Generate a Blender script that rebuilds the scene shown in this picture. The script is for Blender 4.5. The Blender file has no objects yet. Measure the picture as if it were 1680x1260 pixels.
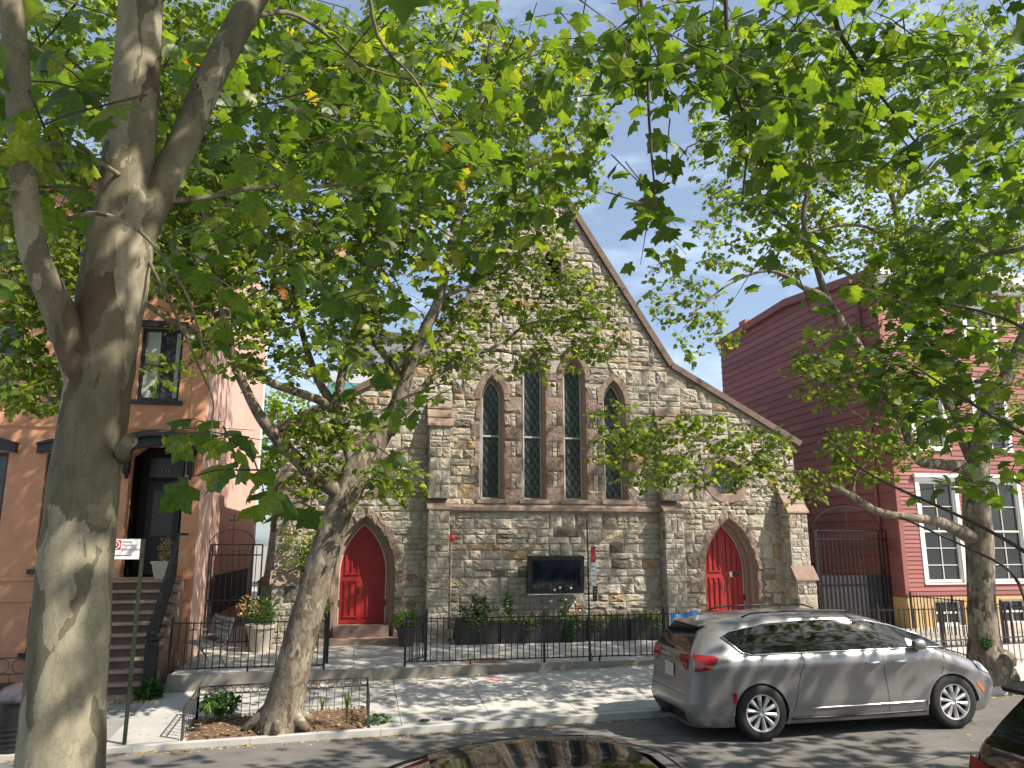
import bpy, bmesh, math, random
import numpy as np
from mathutils import Vector, Matrix
from math import sin, cos, pi, sqrt, radians, atan2
random.seed(7); rng = np.random.default_rng(7)
S = bpy.context.scene
COL = S.collection

# ------------------------------------------------------------------ camera, sky, sun, exposure
F_, PITCH, YAW = 1262.0, math.atan(260/1262.0), radians(11.4)
CAMZ = 2.75
cd = bpy.data.cameras.new('camera'); cam = bpy.data.objects.new('camera', cd); COL.objects.link(cam)
cam.location = (0, 0, CAMZ); cam.rotation_euler = (pi/2+PITCH, 0, -YAW)
cd.sensor_width = 36; cd.lens = 36*F_/1680; cd.clip_end = 3000; cd.clip_start = .05
S.camera = cam
SUN = Vector((1.0, -.72, 1.30)).normalized()
w = bpy.data.worlds.new('World'); S.world = w; w.use_nodes = True
nt = w.node_tree; bg = nt.nodes['Background']
sk = nt.nodes.new('ShaderNodeTexSky'); sk.sky_type = 'NISHITA'; sk.sun_disc = False
sk.sun_elevation = math.asin(SUN.z); sk.sun_rotation = math.atan2(SUN.x, SUN.y)
sk.air_density = 1.0; sk.dust_density = 1.6; sk.ozone_density = 1.4
tc = nt.nodes.new('ShaderNodeTexCoord'); mp = nt.nodes.new('ShaderNodeMapping'); mp.inputs['Scale'].default_value = (1.6, 1.6, 4.5)
nz = nt.nodes.new('ShaderNodeTexNoise'); nz.inputs['Scale'].default_value = 2.1; nz.inputs['Detail'].default_value = 9; nz.inputs['Roughness'].default_value = .6
rp = nt.nodes.new('ShaderNodeValToRGB'); rp.color_ramp.elements[0].position = .50; rp.color_ramp.elements[1].position = .80
rp.color_ramp.elements[1].color = (.75, .75, .75, 1); rp.color_ramp.elements[0].color = (.14, .14, .14, 1)
mx = nt.nodes.new('ShaderNodeMixRGB'); mx.inputs['Color2'].default_value = (7.0, 8.2, 9.6, 1)
nt.links.new(tc.outputs['Generated'], mp.inputs['Vector']); nt.links.new(mp.outputs[0], nz.inputs['Vector'])
nt.links.new(nz.outputs['Fac'], rp.inputs[0]); nt.links.new(rp.outputs[0], mx.inputs['Fac'])
nt.links.new(sk.outputs[0], mx.inputs['Color1']); nt.links.new(mx.outputs[0], bg.inputs['Color'])
bg.inputs['Strength'].default_value = .098
sl = bpy.data.lights.new('sun', 'SUN'); so = bpy.data.objects.new('sun', sl); COL.objects.link(so)
sl.energy = 5.0; sl.angle = radians(.55); sl.color = (1, .90, .76)
so.rotation_euler = (-SUN).to_track_quat('-Z', 'Y').to_euler(); so.location = (20, -10, 30)
S.view_settings.view_transform = 'Standard'; S.view_settings.look = 'None'
S.view_settings.exposure = .82; S.view_settings.gamma = 1
S.cycles.max_bounces = 6; S.cycles.transmission_bounces = 4; S.cycles.transparent_max_bounces = 6
S.cycles.diffuse_bounces = 4; S.cycles.glossy_bounces = 3
S.cycles.use_denoising = True
S.cycles.sample_clamp_indirect = 6

# ------------------------------------------------------------------ projection helper: where a sight line meets a real plane
_fw = np.array([sin(YAW)*cos(PITCH), cos(YAW)*cos(PITCH), sin(PITCH)])
_rt = np.array([cos(YAW), -sin(YAW), 0.]); _up = np.cross(_rt, _fw); _C = np.array([0, 0, CAMZ])
def onY(x, y, Y):
    d = _fw+_rt*(x-840)/F_-_up*(y-630)/F_
    return _C+d*(Y/d[1])
def proj(p):
    v = np.asarray(p)-_C; z = v@_fw
    return 840+F_*(v@_rt)/z, 630-F_*(v@_up)/z, z

# ------------------------------------------------------------------ materials
MATS = {}
def N(t, k, **kw):
    n = t.nodes.new(k)
    for a, b in kw.items():
        setattr(n, a, b)
    return n
def mat(name, col, rough=.7, metal=0, var=.12, scale=6, bump=0, bscale=40, spec=.5, dirt=None, coat=0, ramp=None, tint=None, stretch=None, bdist=.01):
    """col base colour; var noise variation; ramp: list of colours picked by attribute 'tint'"""
    if name in MATS: return MATS[name]
    m = bpy.data.materials.new(name); m.use_nodes = True; t = m.node_tree; L = t.links.new
    b = t.nodes['Principled BSDF']; b.inputs['Roughness'].default_value = rough; b.inputs['Metallic'].default_value = metal
    b.inputs['Specular IOR Level'].default_value = spec; b.inputs['Coat Weight'].default_value = coat
    if coat: b.inputs['Coat Roughness'].default_value = .04
    tcx = N(t, 'ShaderNodeTexCoord'); mpx = N(t, 'ShaderNodeMapping'); L(tcx.outputs['Object'], mpx.inputs['Vector'])
    if stretch: mpx.inputs['Scale'].default_value = stretch
    nz = N(t, 'ShaderNodeTexNoise'); nz.inputs['Scale'].default_value = scale; nz.inputs['Detail'].default_value = 6; nz.inputs['Roughness'].default_value = .65
    L(mpx.outputs[0], nz.inputs['Vector'])
    if ramp:
        at = N(t, 'ShaderNodeAttribute'); at.attribute_name = 'tint'
        cr = N(t, 'ShaderNodeValToRGB'); cr.color_ramp.interpolation = 'LINEAR'
        el = cr.color_ramp.elements
        while len(el) < len(ramp): el.new(.5)
        for i, c in enumerate(ramp): el[i].position = i/(len(ramp)-1); el[i].color = (*c, 1)
        L(at.outputs['Fac'], cr.inputs[0]); base = cr.outputs[0]
    else:
        rgb = N(t, 'ShaderNodeRGB'); rgb.outputs[0].default_value = (*col, 1); base = rgb.outputs[0]
    mr = N(t, 'ShaderNodeMapRange'); mr.inputs['From Min'].default_value = .3; mr.inputs['From Max'].default_value = .7
    mr.inputs['To Min'].default_value = 1-var*1.3; mr.inputs['To Max'].default_value = 1+var
    L(nz.outputs['Fac'], mr.inputs['Value'])
    mm = N(t, 'ShaderNodeVectorMath', operation='SCALE'); L(base, mm.inputs[0]); L(mr.outputs[0], mm.inputs['Scale'])
    out = mm.outputs[0]
    if dirt:
        dc, ds, dt = dirt
        n2 = N(t, 'ShaderNodeTexNoise'); n2.inputs['Scale'].default_value = ds; n2.inputs['Detail'].default_value = 8; n2.inputs['Roughness'].default_value = .7
        L(mpx.outputs[0], n2.inputs['Vector'])
        r2 = N(t, 'ShaderNodeMapRange'); r2.inputs['From Min'].default_value = dt; r2.inputs['From Max'].default_value = dt+.16; L(n2.outputs['Fac'], r2.inputs['Value'])
        mx2 = N(t, 'ShaderNodeMixRGB'); mx2.inputs['Color2'].default_value = (*dc, 1)
        L(r2.outputs[0], mx2.inputs['Fac']); L(out, mx2.inputs['Color1']); out = mx2.outputs[0]
    L(out, b.inputs['Base Color'])
    if bump:
        n3 = N(t, 'ShaderNodeTexNoise'); n3.inputs['Scale'].default_value = bscale; n3.inputs['Detail'].default_value = 7; n3.inputs['Roughness'].default_value = .7
        L(mpx.outputs[0], n3.inputs['Vector'])
        bm_ = N(t, 'ShaderNodeBump'); bm_.inputs['Strength'].default_value = bump; bm_.inputs['Distance'].default_value = bdist
        L(n3.outputs['Fac'], bm_.inputs['Height']); L(bm_.outputs[0], b.inputs['Normal'])
    MATS[name] = m
    return m
def glass(name, col=(.012, .015, .018), rough=.04, spec=.6):
    if name in MATS: return MATS[name]
    m = mat(name, col, rough, 0, .2, 3, spec=spec, bump=.05, bscale=1.2, bdist=.02); return m
def leafmat(name, ramp, trans=.5):
    m = bpy.data.materials.new(name); m.use_nodes = True; t = m.node_tree; L = t.links.new
    b = t.nodes['Principled BSDF']; out = t.nodes['Material Output']
    at = N(t, 'ShaderNodeAttribute'); at.attribute_name = 'tint'
    cr = N(t, 'ShaderNodeValToRGB'); el = cr.color_ramp.elements
    while len(el) < len(ramp): el.new(.5)
    for i, (p, c) in enumerate(ramp): el[i].position = p; el[i].color = (*c, 1)
    L(at.outputs['Fac'], cr.inputs[0])
    tcl = N(t, 'ShaderNodeTexCoord'); nl = N(t, 'ShaderNodeTexNoise'); nl.inputs['Scale'].default_value = 9; nl.inputs['Detail'].default_value = 4; L(tcl.outputs['Object'], nl.inputs['Vector'])
    ml = N(t, 'ShaderNodeMapRange'); ml.inputs['From Min'].default_value = .3; ml.inputs['From Max'].default_value = .7; ml.inputs['To Min'].default_value = .7; ml.inputs['To Max'].default_value = 1.3; L(nl.outputs['Fac'], ml.inputs[0])
    sc_l = N(t, 'ShaderNodeVectorMath', operation='SCALE'); L(cr.outputs[0], sc_l.inputs[0]); L(ml.outputs[0], sc_l.inputs['Scale']); cr = sc_l
    L(cr.outputs[0], b.inputs['Base Color'])
    b.inputs['Roughness'].default_value = .42; b.inputs['Specular IOR Level'].default_value = .5
    tr = N(t, 'ShaderNodeBsdfTranslucent')
    mm = N(t, 'ShaderNodeMixRGB', blend_type='MULTIPLY'); mm.inputs['Fac'].default_value = 1; mm.inputs['Color2'].default_value = (2.6, 2.5, .8, 1)
    L(cr.outputs[0], mm.inputs['Color1']); L(mm.outputs[0], tr.inputs['Color'])
    ms = N(t, 'ShaderNodeMixShader'); ms.inputs['Fac'].default_value = trans
    L(b.outputs[0], ms.inputs[1]); L(tr.outputs[0], ms.inputs[2]); L(ms.outputs[0], out.inputs['Surface'])
    MATS[name] = m; return m
def barkmat(name, cols, scale=3.5, patch=.5, bump=.5):
    m = bpy.data.materials.new(name); m.use_nodes = True; t = m.node_tree; L = t.links.new
    b = t.nodes['Principled BSDF']; b.inputs['Roughness'].default_value = .85; b.inputs['Specular IOR Level'].default_value = .2
    tcx = N(t, 'ShaderNodeTexCoord'); mpx = N(t, 'ShaderNodeMapping'); mpx.inputs['Scale'].default_value = (1, 1, .45); L(tcx.outputs['Object'], mpx.inputs['Vector'])
    wn = N(t, 'ShaderNodeTexNoise'); wn.inputs['Scale'].default_value = scale*2.2; wn.inputs['Detail'].default_value = 5; L(mpx.outputs[0], wn.inputs['Vector'])
    ad = N(t, 'ShaderNodeMixRGB', blend_type='LINEAR_LIGHT'); ad.inputs['Fac'].default_value = .16; L(mpx.outputs[0], ad.inputs['Color1']); L(wn.outputs['Color'], ad.inputs['Color2'])
    vo = N(t, 'ShaderNodeTexVoronoi'); vo.inputs['Scale'].default_value = scale*1.6; L(ad.outputs[0], vo.inputs['Vector'])
    cr = N(t, 'ShaderNodeValToRGB'); cr.color_ramp.interpolation = 'CONSTANT'; el = cr.color_ramp.elements
    pos = [0, .34, .55, .74, .88][:len(cols)]
    while len(el) < len(cols): el.new(.5)
    for i, c in enumerate(cols): el[i].position = pos[i]; el[i].color = (*c, 1)
    sep = N(t, 'ShaderNodeSeparateColor'); L(vo.outputs['Color'], sep.inputs[0]); L(sep.outputs[0], cr.inputs[0])
    n2 = N(t, 'ShaderNodeTexNoise'); n2.inputs['Scale'].default_value = 14; n2.inputs['Detail'].default_value = 8; L(mpx.outputs[0], n2.inputs['Vector'])
    mr = N(t, 'ShaderNodeMapRange'); mr.inputs['From Min'].default_value = .3; mr.inputs['From Max'].default_value = .7; mr.inputs['To Min'].default_value = .72; mr.inputs['To Max'].default_value = 1.2; L(n2.outputs['Fac'], mr.inputs[0])
    mm = N(t, 'ShaderNodeVectorMath', operation='SCALE'); L(cr.outputs[0], mm.inputs[0]); L(mr.outputs[0], mm.inputs['Scale']); L(mm.outputs[0], b.inputs['Base Color'])
    fl_ = N(t, 'ShaderNodeTexVoronoi', feature='DISTANCE_TO_EDGE'); fl_.inputs['Scale'].default_value = scale*5; L(ad.outputs[0], fl_.inputs['Vector'])
    fr2 = N(t, 'ShaderNodeMapRange'); fr2.inputs['From Min'].default_value = .0; fr2.inputs['From Max'].default_value = .05; fr2.inputs['To Min'].default_value = .78; fr2.inputs['To Max'].default_value = 1; L(fl_.outputs['Distance'], fr2.inputs[0])
    sk_ = N(t, 'ShaderNodeTexNoise'); sk_.inputs['Scale'].default_value = 38; sk_.inputs['Detail'].default_value = 6; sk_.inputs['Roughness'].default_value = .75; L(tcx.outputs['Object'], sk_.inputs['Vector'])
    sp2 = N(t, 'ShaderNodeMapRange'); sp2.inputs['From Min'].default_value = .60; sp2.inputs['From Max'].default_value = .70; sp2.inputs['To Min'].default_value = 1; sp2.inputs['To Max'].default_value = .55; L(sk_.outputs['Fac'], sp2.inputs[0])
    m4 = N(t, 'ShaderNodeMath', operation='MULTIPLY'); L(fr2.outputs[0], m4.inputs[0]); L(sp2.outputs[0], m4.inputs[1])
    m5 = N(t, 'ShaderNodeVectorMath', operation='SCALE'); L(mm.outputs[0], m5.inputs[0]); L(m4.outputs[0], m5.inputs['Scale']); L(m5.outputs[0], b.inputs['Base Color'])
    ma = N(t, 'ShaderNodeMath', operation='ADD'); L(n2.outputs['Fac'], ma.inputs[0]); L(sep.outputs[0], ma.inputs[1])
    bp_ = N(t, 'ShaderNodeBump'); bp_.inputs['Strength'].default_value = bump; bp_.inputs['Distance'].default_value = .012; L(ma.outputs[0], bp_.inputs['Height']); L(bp_.outputs[0], b.inputs['Normal'])
    MATS[name] = m; return m

STONE = mat('stone', (0, 0, 0), .92, var=.24, scale=9, bump=1.0, bscale=17, spec=.2, bdist=.05,
            ramp=[(.16, .14, .115), (.34, .30, .25), (.42, .375, .315), (.48, .43, .36), (.43, .39, .34), (.52, .475, .405), (.43, .34, .235), (.40, .28, .16)],
            dirt=((.20, .175, .14), 1.3, .62))
MORTAR = mat('mortar', (.38, .35, .30), .95, var=.2, scale=5, bump=.3, dirt=((.17, .15, .13), .9, .56))
BROWN = mat('brownstone', (0, 0, 0), .9, var=.14, scale=7, bump=.35, bscale=60, spec=.2, ramp=[(.21, .15, .125), (.29, .215, .178), (.325, .245, .20), (.25, .185, .155)], dirt=((.2, .14, .11), 1.6, .6))
BROWNR = mat('brownstone_rough', (0, 0, 0), .92, var=.28, scale=16, bump=1.0, bscale=38, spec=.15, bdist=.03, ramp=[(.20, .15, .122), (.27, .205, .17), (.32, .25, .205), (.235, .18, .15)])
COPING = mat('coping', (.15, .105, .085), .8, var=.2, bump=.2)
RED = mat('red_paint', (.32, .014, .015), .5, var=.12, scale=3, bump=.1, bscale=12, dirt=((.22, .015, .018), 2.2, .62))
BLACKI = mat('black_iron', (.012, .012, .014), .42, 0, .3, 9, spec=.5, bump=.15)
DARKI = mat('weathered_iron', (.045, .04, .042), .6, 0, .35, 12, bump=.2)
ORANGE = mat('orange_stucco', (.60, .31, .19), .88, var=.1, scale=2.2, bump=.15, bscale=70, spec=.2, dirt=((.50, .245, .15), .8, .55))
PINK = mat('pink_stucco', (.63, .42, .36), .9, var=.1, scale=1.3, bump=.25, bscale=30, spec=.2, dirt=((.52, .34, .30), .6, .55), stretch=(1, 1, .25))
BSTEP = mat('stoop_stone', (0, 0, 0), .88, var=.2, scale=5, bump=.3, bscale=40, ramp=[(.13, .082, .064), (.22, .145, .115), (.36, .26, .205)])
DARKTRIM = mat('dark_trim', (.014, .014, .018), .4, var=.2)
SIDING = mat('red_siding', (0, 0, 0), .62, var=.10, scale=2, bump=.15, bscale=30, stretch=(.3, .3, 4), ramp=[(.225, .078, .07), (.28, .095, .085), (.32, .115, .10)], dirt=((.17, .075, .075), .7, .60))
YELLOW = mat('yellow_stucco', (.52, .36, .175), .9, var=.1, scale=2, bump=.15, dirt=((.45, .30, .13), 1.2, .62))
WHITE = mat('white_paint', (.74, .74, .72), .5, var=.05)
CONC = mat('concrete', (0, 0, 0), .9, var=.10, scale=2.2, bump=.15, bscale=90, spec=.25, ramp=[(.36, .355, .34), (.44, .435, .415), (.49, .48, .455)], dirt=((.33, .32, .30), .9, .60))
OLDFLAG = mat('old_flagstone', (0, 0, 0), .9, var=.16, scale=3, bump=.2, bscale=60, ramp=[(.20, .21, .20), (.27, .27, .255)], dirt=((.15, .15, .14), 1.2, .6))
CWALL = mat('cast_concrete', (.24, .225, .20), .9, var=.12, scale=3, bump=.2, dirt=((.2, .185, .16), 1.5, .58))
ASPH = mat('asphalt', (.15, .145, .14), .9, var=.2, scale=1.2, bump=.6, bscale=160, spec=.3, dirt=((.10, .097, .094), .5, .52), bdist=.006)
SOIL = mat('soil', (.16, .10, .065), 1, var=.4, scale=16, bump=1, bscale=50, bdist=.03)
CHROME = mat('chrome', (.75, .75, .76), .12, 1, .02)
VAN = mat('silver_car_paint', (.29, .285, .29), .36, .62, .04, 2, coat=.5)
TYRE = mat('tyre_rubber', (.018, .018, .018), .8, var=.2, bump=.1)
ALLOY = mat('alloy', (.62, .62, .63), .35, .45, .05)
TINTG = glass('tinted_glass', (.006, .008, .009), .03, .7)
WING = glass('window_glass', (.02, .026, .032), .05, .7)
LEADG = mat('leaded_glass', (.045, .065, .085), .16, 0, .6, 9, spec=.7, bump=.25, bscale=3, bdist=.02)
REDL = mat('red_lens', (.30, .008, .01), .12, var=.15, spec=.7, coat=.6)
CLEARL = mat('clear_lens', (.55, .55, .55), .1, var=.1, spec=.8)
AMBER = mat('amber_lens', (.6, .13, .02), .2)
BLACKC = mat('black_car_paint', (.008, .009, .012), .12, 0, .05, 2, coat=1)
BLKPL = mat('black_plastic', (.014, .014, .015), .5, var=.2)
PLANTER = mat('planter_black', (.022, .021, .023), .62, var=.3, scale=4, bump=.3, bscale=20)
TERRA = mat('beige_pot', (.50, .46, .38), .8, var=.12, scale=4, bump=.2)
CURTAIN = mat('curtain', (.42, .44, .42), .9, var=.1, stretch=(8, 8, .5))
WOODW = mat('weathered_wood', (.42, .39, .34), .85, var=.3, scale=6, bump=.4)
GREENPOST = mat('green_post', (.022, .034, .018), .5, .3, .3, 10)
SIGNW = mat('sign_white', (.72, .74, .75), .4, var=.03)
SIGNR = mat('sign_red', (.40, .02, .05), .45, var=.05)
BLUET = mat('blue_tarp', (.05, .26, .62), .4, var=.15)
BARK1 = barkmat('plane_bark', [(.135, .122, .085), (.155, .14, .098), (.175, .158, .11), (.27, .245, .18), (.10, .076, .05)], 3.2, bump=.35)
BARK2 = barkmat('plane_bark_rough', [(.15, .122, .092), (.185, .155, .12), (.225, .192, .15), (.30, .265, .205), (.095, .074, .053)], 6, bump=.9)
TWIG = mat('twig', (.07, .055, .04), .85, var=.3)
G1 = leafmat('leaf_plane', [(0, (.036, .072, .014)), (.45, (.066, .118, .018)), (.86, (.115, .168, .022)), (.97, (.16, .19, .025)), (.992, (.28, .20, .02)), (1, (.34, .12, .012))], .52)
G2 = leafmat('leaf_far', [(0, (.060, .098, .020)), (.5, (.105, .158, .030)), (.95, (.155, .205, .042)), (1, (.28, .26, .05))], .55)
G3 = leafmat('leaf_shrub', [(0, (.018, .055, .014)), (.5, (.04, .11, .02)), (1, (.13, .22, .03))], .35)
DRYL = leafmat('leaf_dry', [(0, (.20, .12, .05)), (.5, (.38, .27, .11)), (1, (.50, .42, .22))], .2)
FLOW = mat('flower', (0, 0, 0), .6, var=.1, ramp=[(.75, .75, .65), (.8, .62, .08), (.6, .03, .03), (.7, .25, .3)])

# ------------------------------------------------------------------ object helpers
def link(o, parent=None):
    COL.objects.link(o)
    if parent is not None: o.parent = parent
    return o
def tag(o, label=None, cat=None, group=None, kind=None):
    if label: o['label'] = label
    if cat: o['category'] = cat
    if group: o['group'] = group
    if kind: o['kind'] = kind
    return o
def thing(name, label, cat, loc=(0, 0, 0), group=None, rz=0):
    o = bpy.data.objects.new(name, None); o.empty_display_size = .1; link(o); o.location = loc; o.rotation_euler[2] = rz
    return tag(o, label, cat, group)
def copy_tree(o, parent=None):
    c = o.copy(); COL.objects.link(c); c.parent = parent
    for ch in list(o.children): copy_tree(ch, c)
    return c
class MB:
    def __init__(s): s.v = []; s.f = []; s.t = []; s.cur = .5
    def add(s, vs, fs, tint=None):
        k = len(s.v); s.v += [tuple(map(float, v)) for v in vs]
        s.f += [tuple(i+k for i in f) for f in fs]
        s.t += [s.cur if tint is None else tint]*len(vs); return s
    def box(s, x0, x1, y0, y1, z0, z1, M=None, tint=None, bev=0):
        vs = [(x, y, z) for z in (z0, z1) for y in (y0, y1) for x in (x0, x1)]
        if M is not None: vs = [tuple(M @ Vector(v)) for v in vs]
        return s.add(vs, [(0, 2, 3, 1), (4, 5, 7, 6), (0, 1, 5, 4), (2, 6, 7, 3), (0, 4, 6, 2), (1, 3, 7, 5)], tint)
    def bar(s, a, b, wx, wy=None, up=(0, 0, 1), tint=None):
        a = Vector(a); b = Vector(b); d = (b-a).normalized(); wy = wy or wx
        u = d.cross(Vector(up)); u = u.normalized() if u.length > 1e-4 else Vector((1, 0, 0)); v2 = u.cross(d)
        vs = [p+u*sx*wx/2+v2*sy*wy/2 for p in (a, b) for sx, sy in ((-1, -1), (1, -1), (1, 1), (-1, 1))]
        return s.add(vs, [(0, 1, 2, 3)[::-1], (4, 5, 6, 7), (0, 1, 5, 4), (1, 2, 6, 5), (2, 3, 7, 6), (3, 0, 4, 7)], tint)
    def tube(s, pts, r, n=8, cap=True, tint=None, wob=0, seed=0):
        pts = [Vector(p) for p in pts]; rs = r if isinstance(r, (list, tuple)) else [r]*len(pts)
        vs = []; prev = None; rr = random.Random(seed)
        for i, p in enumerate(pts):
            d = (pts[min(i+1, len(pts)-1)]-pts[max(i-1, 0)]).normalized()
            if prev is None:
                u = d.cross(Vector((.13, .97, .2))); u.normalize()
            else:
                u = prev-d*prev.dot(d); u.normalize()
            prev = u; v2 = d.cross(u)
            for k in range(n):
                a = 2*pi*k/n; q = rs[i]*(1+wob*rr.uniform(-1, 1))
                vs.append(p+u*cos(a)*q+v2*sin(a)*q)
        fs = [(i*n+k, i*n+(k+1) % n, (i+1)*n+(k+1) % n, (i+1)*n+k) for i in range(len(pts)-1) for k in range(n)]
        if cap: fs += [tuple(range(n))[::-1], tuple((len(pts)-1)*n+k for k in range(n))]
        return s.add(vs, fs, tint)
    def lathe(s, prof, n=24, M=None, tint=None, c=(0, 0, 0)):
        vs = [Vector((c[0]+r*cos(2*pi*k/n), c[1]+r*sin(2*pi*k/n), c[2]+z)) for r, z in prof for k in range(n)]
        if M is not None: vs = [M @ v for v in vs]
        m = len(prof)
        fs = [(i*n+k, i*n+(k+1) % n, (i+1)*n+(k+1) % n, (i+1)*n+k) for i in range(m-1) for k in range(n)]
        if prof[0][0] > 0 and prof[-1][0] > 0: fs += [((m-1)*n+k, (m-1)*n+(k+1) % n, (k+1) % n, k) for k in range(n)]
        return s.add(vs, fs, tint)
    def prism(s, poly, fr, d0, d1, tint=None):
        """poly: 2D points in frame fr=(O,u,v,n); extruded from n*d0 to n*d1"""
        O, u, v, n = fr; k = len(poly)
        a = [O+u*p[0]+v*p[1]+n*d0 for p in poly]; b = [O+u*p[0]+v*p[1]+n*d1 for p in poly]
        fs = [tuple(range(k))[::-1], tuple(range(k, 2*k))]+[(i, (i+1) % k, k+(i+1) % k, k+i) for i in range(k)]
        return s.add(a+b, fs, tint)
    def strip(s, A, B, fr, d0, d1, tint=None):
        """band between polylines A (inner) and B (outer), extruded"""
        O, u, v, n = fr; k = len(A)
        P = lambda p, d: O+u*p[0]+v*p[1]+n*d
        vs = [P(p, d0) for p in A]+[P(p, d0) for p in B]+[P(p, d1) for p in A]+[P(p, d1) for p in B]
        fs = []
        for i in range(k-1):
            fs += [(2*k+i, 2*k+i+1, 3*k+i+1, 3*k+i), (i, k+i, k+i+1, i+1), (i, i+1, 2*k+i+1, 2*k+i), (k+i, 3*k+i, 3*k+i+1, k+i+1)]
        fs += [(0, 2*k, 3*k, k), (k-1, 2*k-1, 4*k-1, 3*k-1)]
        return s.add(vs, fs, tint)
    def build(s, name, m, parent=None, smooth=False, loc=None, kind=None, auto=None):
        me = bpy.data.meshes.new(name); me.from_pydata(s.v, [], s.f)
        me.materials.append(m)
        at = me.attributes.new('tint', 'FLOAT', 'POINT'); at.data.foreach_set('value', s.t)
        bm_ = bmesh.new(); bm_.from_mesh(me); bmesh.ops.recalc_face_normals(bm_, faces=bm_.faces); bm_.to_mesh(me); bm_.free()
        if smooth:
            me.polygons.foreach_set('use_smooth', [True]*len(me.polygons))
            if auto: 
                try: me.set_sharp_from_angle(angle=radians(auto))
                except Exception: pass
        o = bpy.data.objects.new(name, me); link(o, parent)
        if loc is not None: o.location = loc
        if kind: o['kind'] = kind
        return o
def fr(O, u, v, n): return (Vector(O), Vector(u), Vector(v), Vector(n))
FRONT = lambda y: fr((0, y, 0), (1, 0, 0), (0, 0, 1), (0, -1, 0))
def plate(name, outer, holes, y0, y1, m, parent=None):
    """wall slab in the XZ plane with holes, between y0 (front) and y1"""
    cu = bpy.data.curves.new(name, 'CURVE'); cu.dimensions = '2D'; cu.fill_mode = 'BOTH'; cu.extrude = abs(y1-y0)/2
    for pl in [outer]+holes:
        sp = cu.splines.new('POLY'); sp.points.add(len(pl)-1)
        for i, p in enumerate(pl): sp.points[i].co = (p[0], p[1], 0, 1)
        sp.use_cyclic_u = True
    o = bpy.data.objects.new(name, cu); COL.objects.link(o)
    dg = bpy.context.evaluated_depsgraph_get(); me = bpy.data.meshes.new_from_object(o.evaluated_get(dg)); bpy.data.objects.remove(o)
    me.transform(Matrix.Translation((0, (y0+y1)/2, 0)) @ Matrix.Rotation(pi/2, 4, 'X'))
    me.materials.clear(); me.materials.append(m)
    at = me.attributes.new('tint', 'FLOAT', 'POINT'); at.data.foreach_set('value', [.5]*len(me.vertices))
    o = bpy.data.objects.new(name, me); link(o, parent); return o
def text(name, body, size, M, m, parent=None, ext=.001, align='LEFT'):
    cu = bpy.data.curves.new(name, 'FONT'); cu.body = body; cu.size = size; cu.extrude = ext; cu.align_x = align
    o = bpy.data.objects.new(name, cu); COL.objects.link(o)
    dg = bpy.context.evaluated_depsgraph_get(); me = bpy.data.meshes.new_from_object(o.evaluated_get(dg)); bpy.data.objects.remove(o)
    me.transform(M); me.materials.clear(); me.materials.append(m)
    o = bpy.data.objects.new(name, me); return link(o, parent)
TXT = lambda x, y, z: Matrix.Translation((x, y, z)) @ Matrix.Rotation(pi/2, 4, 'X')

# ------------------------------------------------------------------ ground levels (the street climbs gently to the right)
TERR = .36
def zroad(X): return .025+.0165*(X-7.5)
def zkerb(X): return .05+.022*(X-7.5)+.075
CURBY, WALLY, NCURB = 12.62, 15.7, 4.15
def zwalk(X, Y): return zkerb(X)-.005+.0678*(Y-CURBY)
def sheet(name, x0, x1, y0, y1, zf, m, nx=1, ny=1, thick=.12, parent=None, kind='structure', tint=.5, gap=0, shell=True):
    mb = MB(); x0 += gap; x1 -= gap; y0 += gap; y1 -= gap
    P = lambda i, j: (x0+(x1-x0)*i/nx, y0+(y1-y0)*j/ny)
    vs = []
    for j in range(ny+1):
        for i in range(nx+1):
            a, b = P(i, j); vs.append((a, b, zf(a, b)))
    n0 = len(vs); fs = [(j*(nx+1)+i, j*(nx+1)+i+1, (j+1)*(nx+1)+i+1, (j+1)*(nx+1)+i) for j in range(ny) for i in range(nx)]
    if shell:
        c = [(x0, y0), (x1, y0), (x1, y1), (x0, y1)]
        ci = [0, nx, n0-1, n0-1-nx]
        vs += [(a, b, zf(a, b)-thick) for a, b in c]
        if nx == 1 and ny == 1:
            fs += [(ci[i], n0+i, n0+(i+1) % 4, ci[(i+1) % 4]) for i in range(4)]
    mb.add(vs, fs, tint)
    return mb.build(name, m, parent, kind=kind)
ground = sheet('ground', -400, 400, -400, 900, lambda x, y: -1.4 if abs(x) > 60 else -.9+.0*x, CWALL, thick=.3)
for v in ground.data.vertices: v.co.z = -1.5
road = sheet('road', -60, 60, NCURB, CURBY, lambda x, y: zroad(x)+.03*(1-((y-8.4)/4.3)**2)-.03, ASPH, 24, 8, shell=False)
def road_patch(x0, x1, y0, y1, m, tint=.5):
    o = sheet('road_patch', x0, x1, y0, y1, lambda X, Y: zroad(X)+.03*(1-((Y-8.4)/4.3)**2)-.03+.004, m, 6, 4, shell=False); return o
DARKP = mat('asphalt_patch', (.085, .082, .08), .92, var=.2, scale=3, bump=.6, bscale=150, bdist=.006)
road_patch(2.2, 4.4, 9.6, 10.7, DARKP); road_patch(-3.4, -.6, 8.2, 8.9, DARKP); road_patch(8.8, 12.5, 8.7, 9.1, DARKP)
crk = MB(); rk = random.Random(12)
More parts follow.
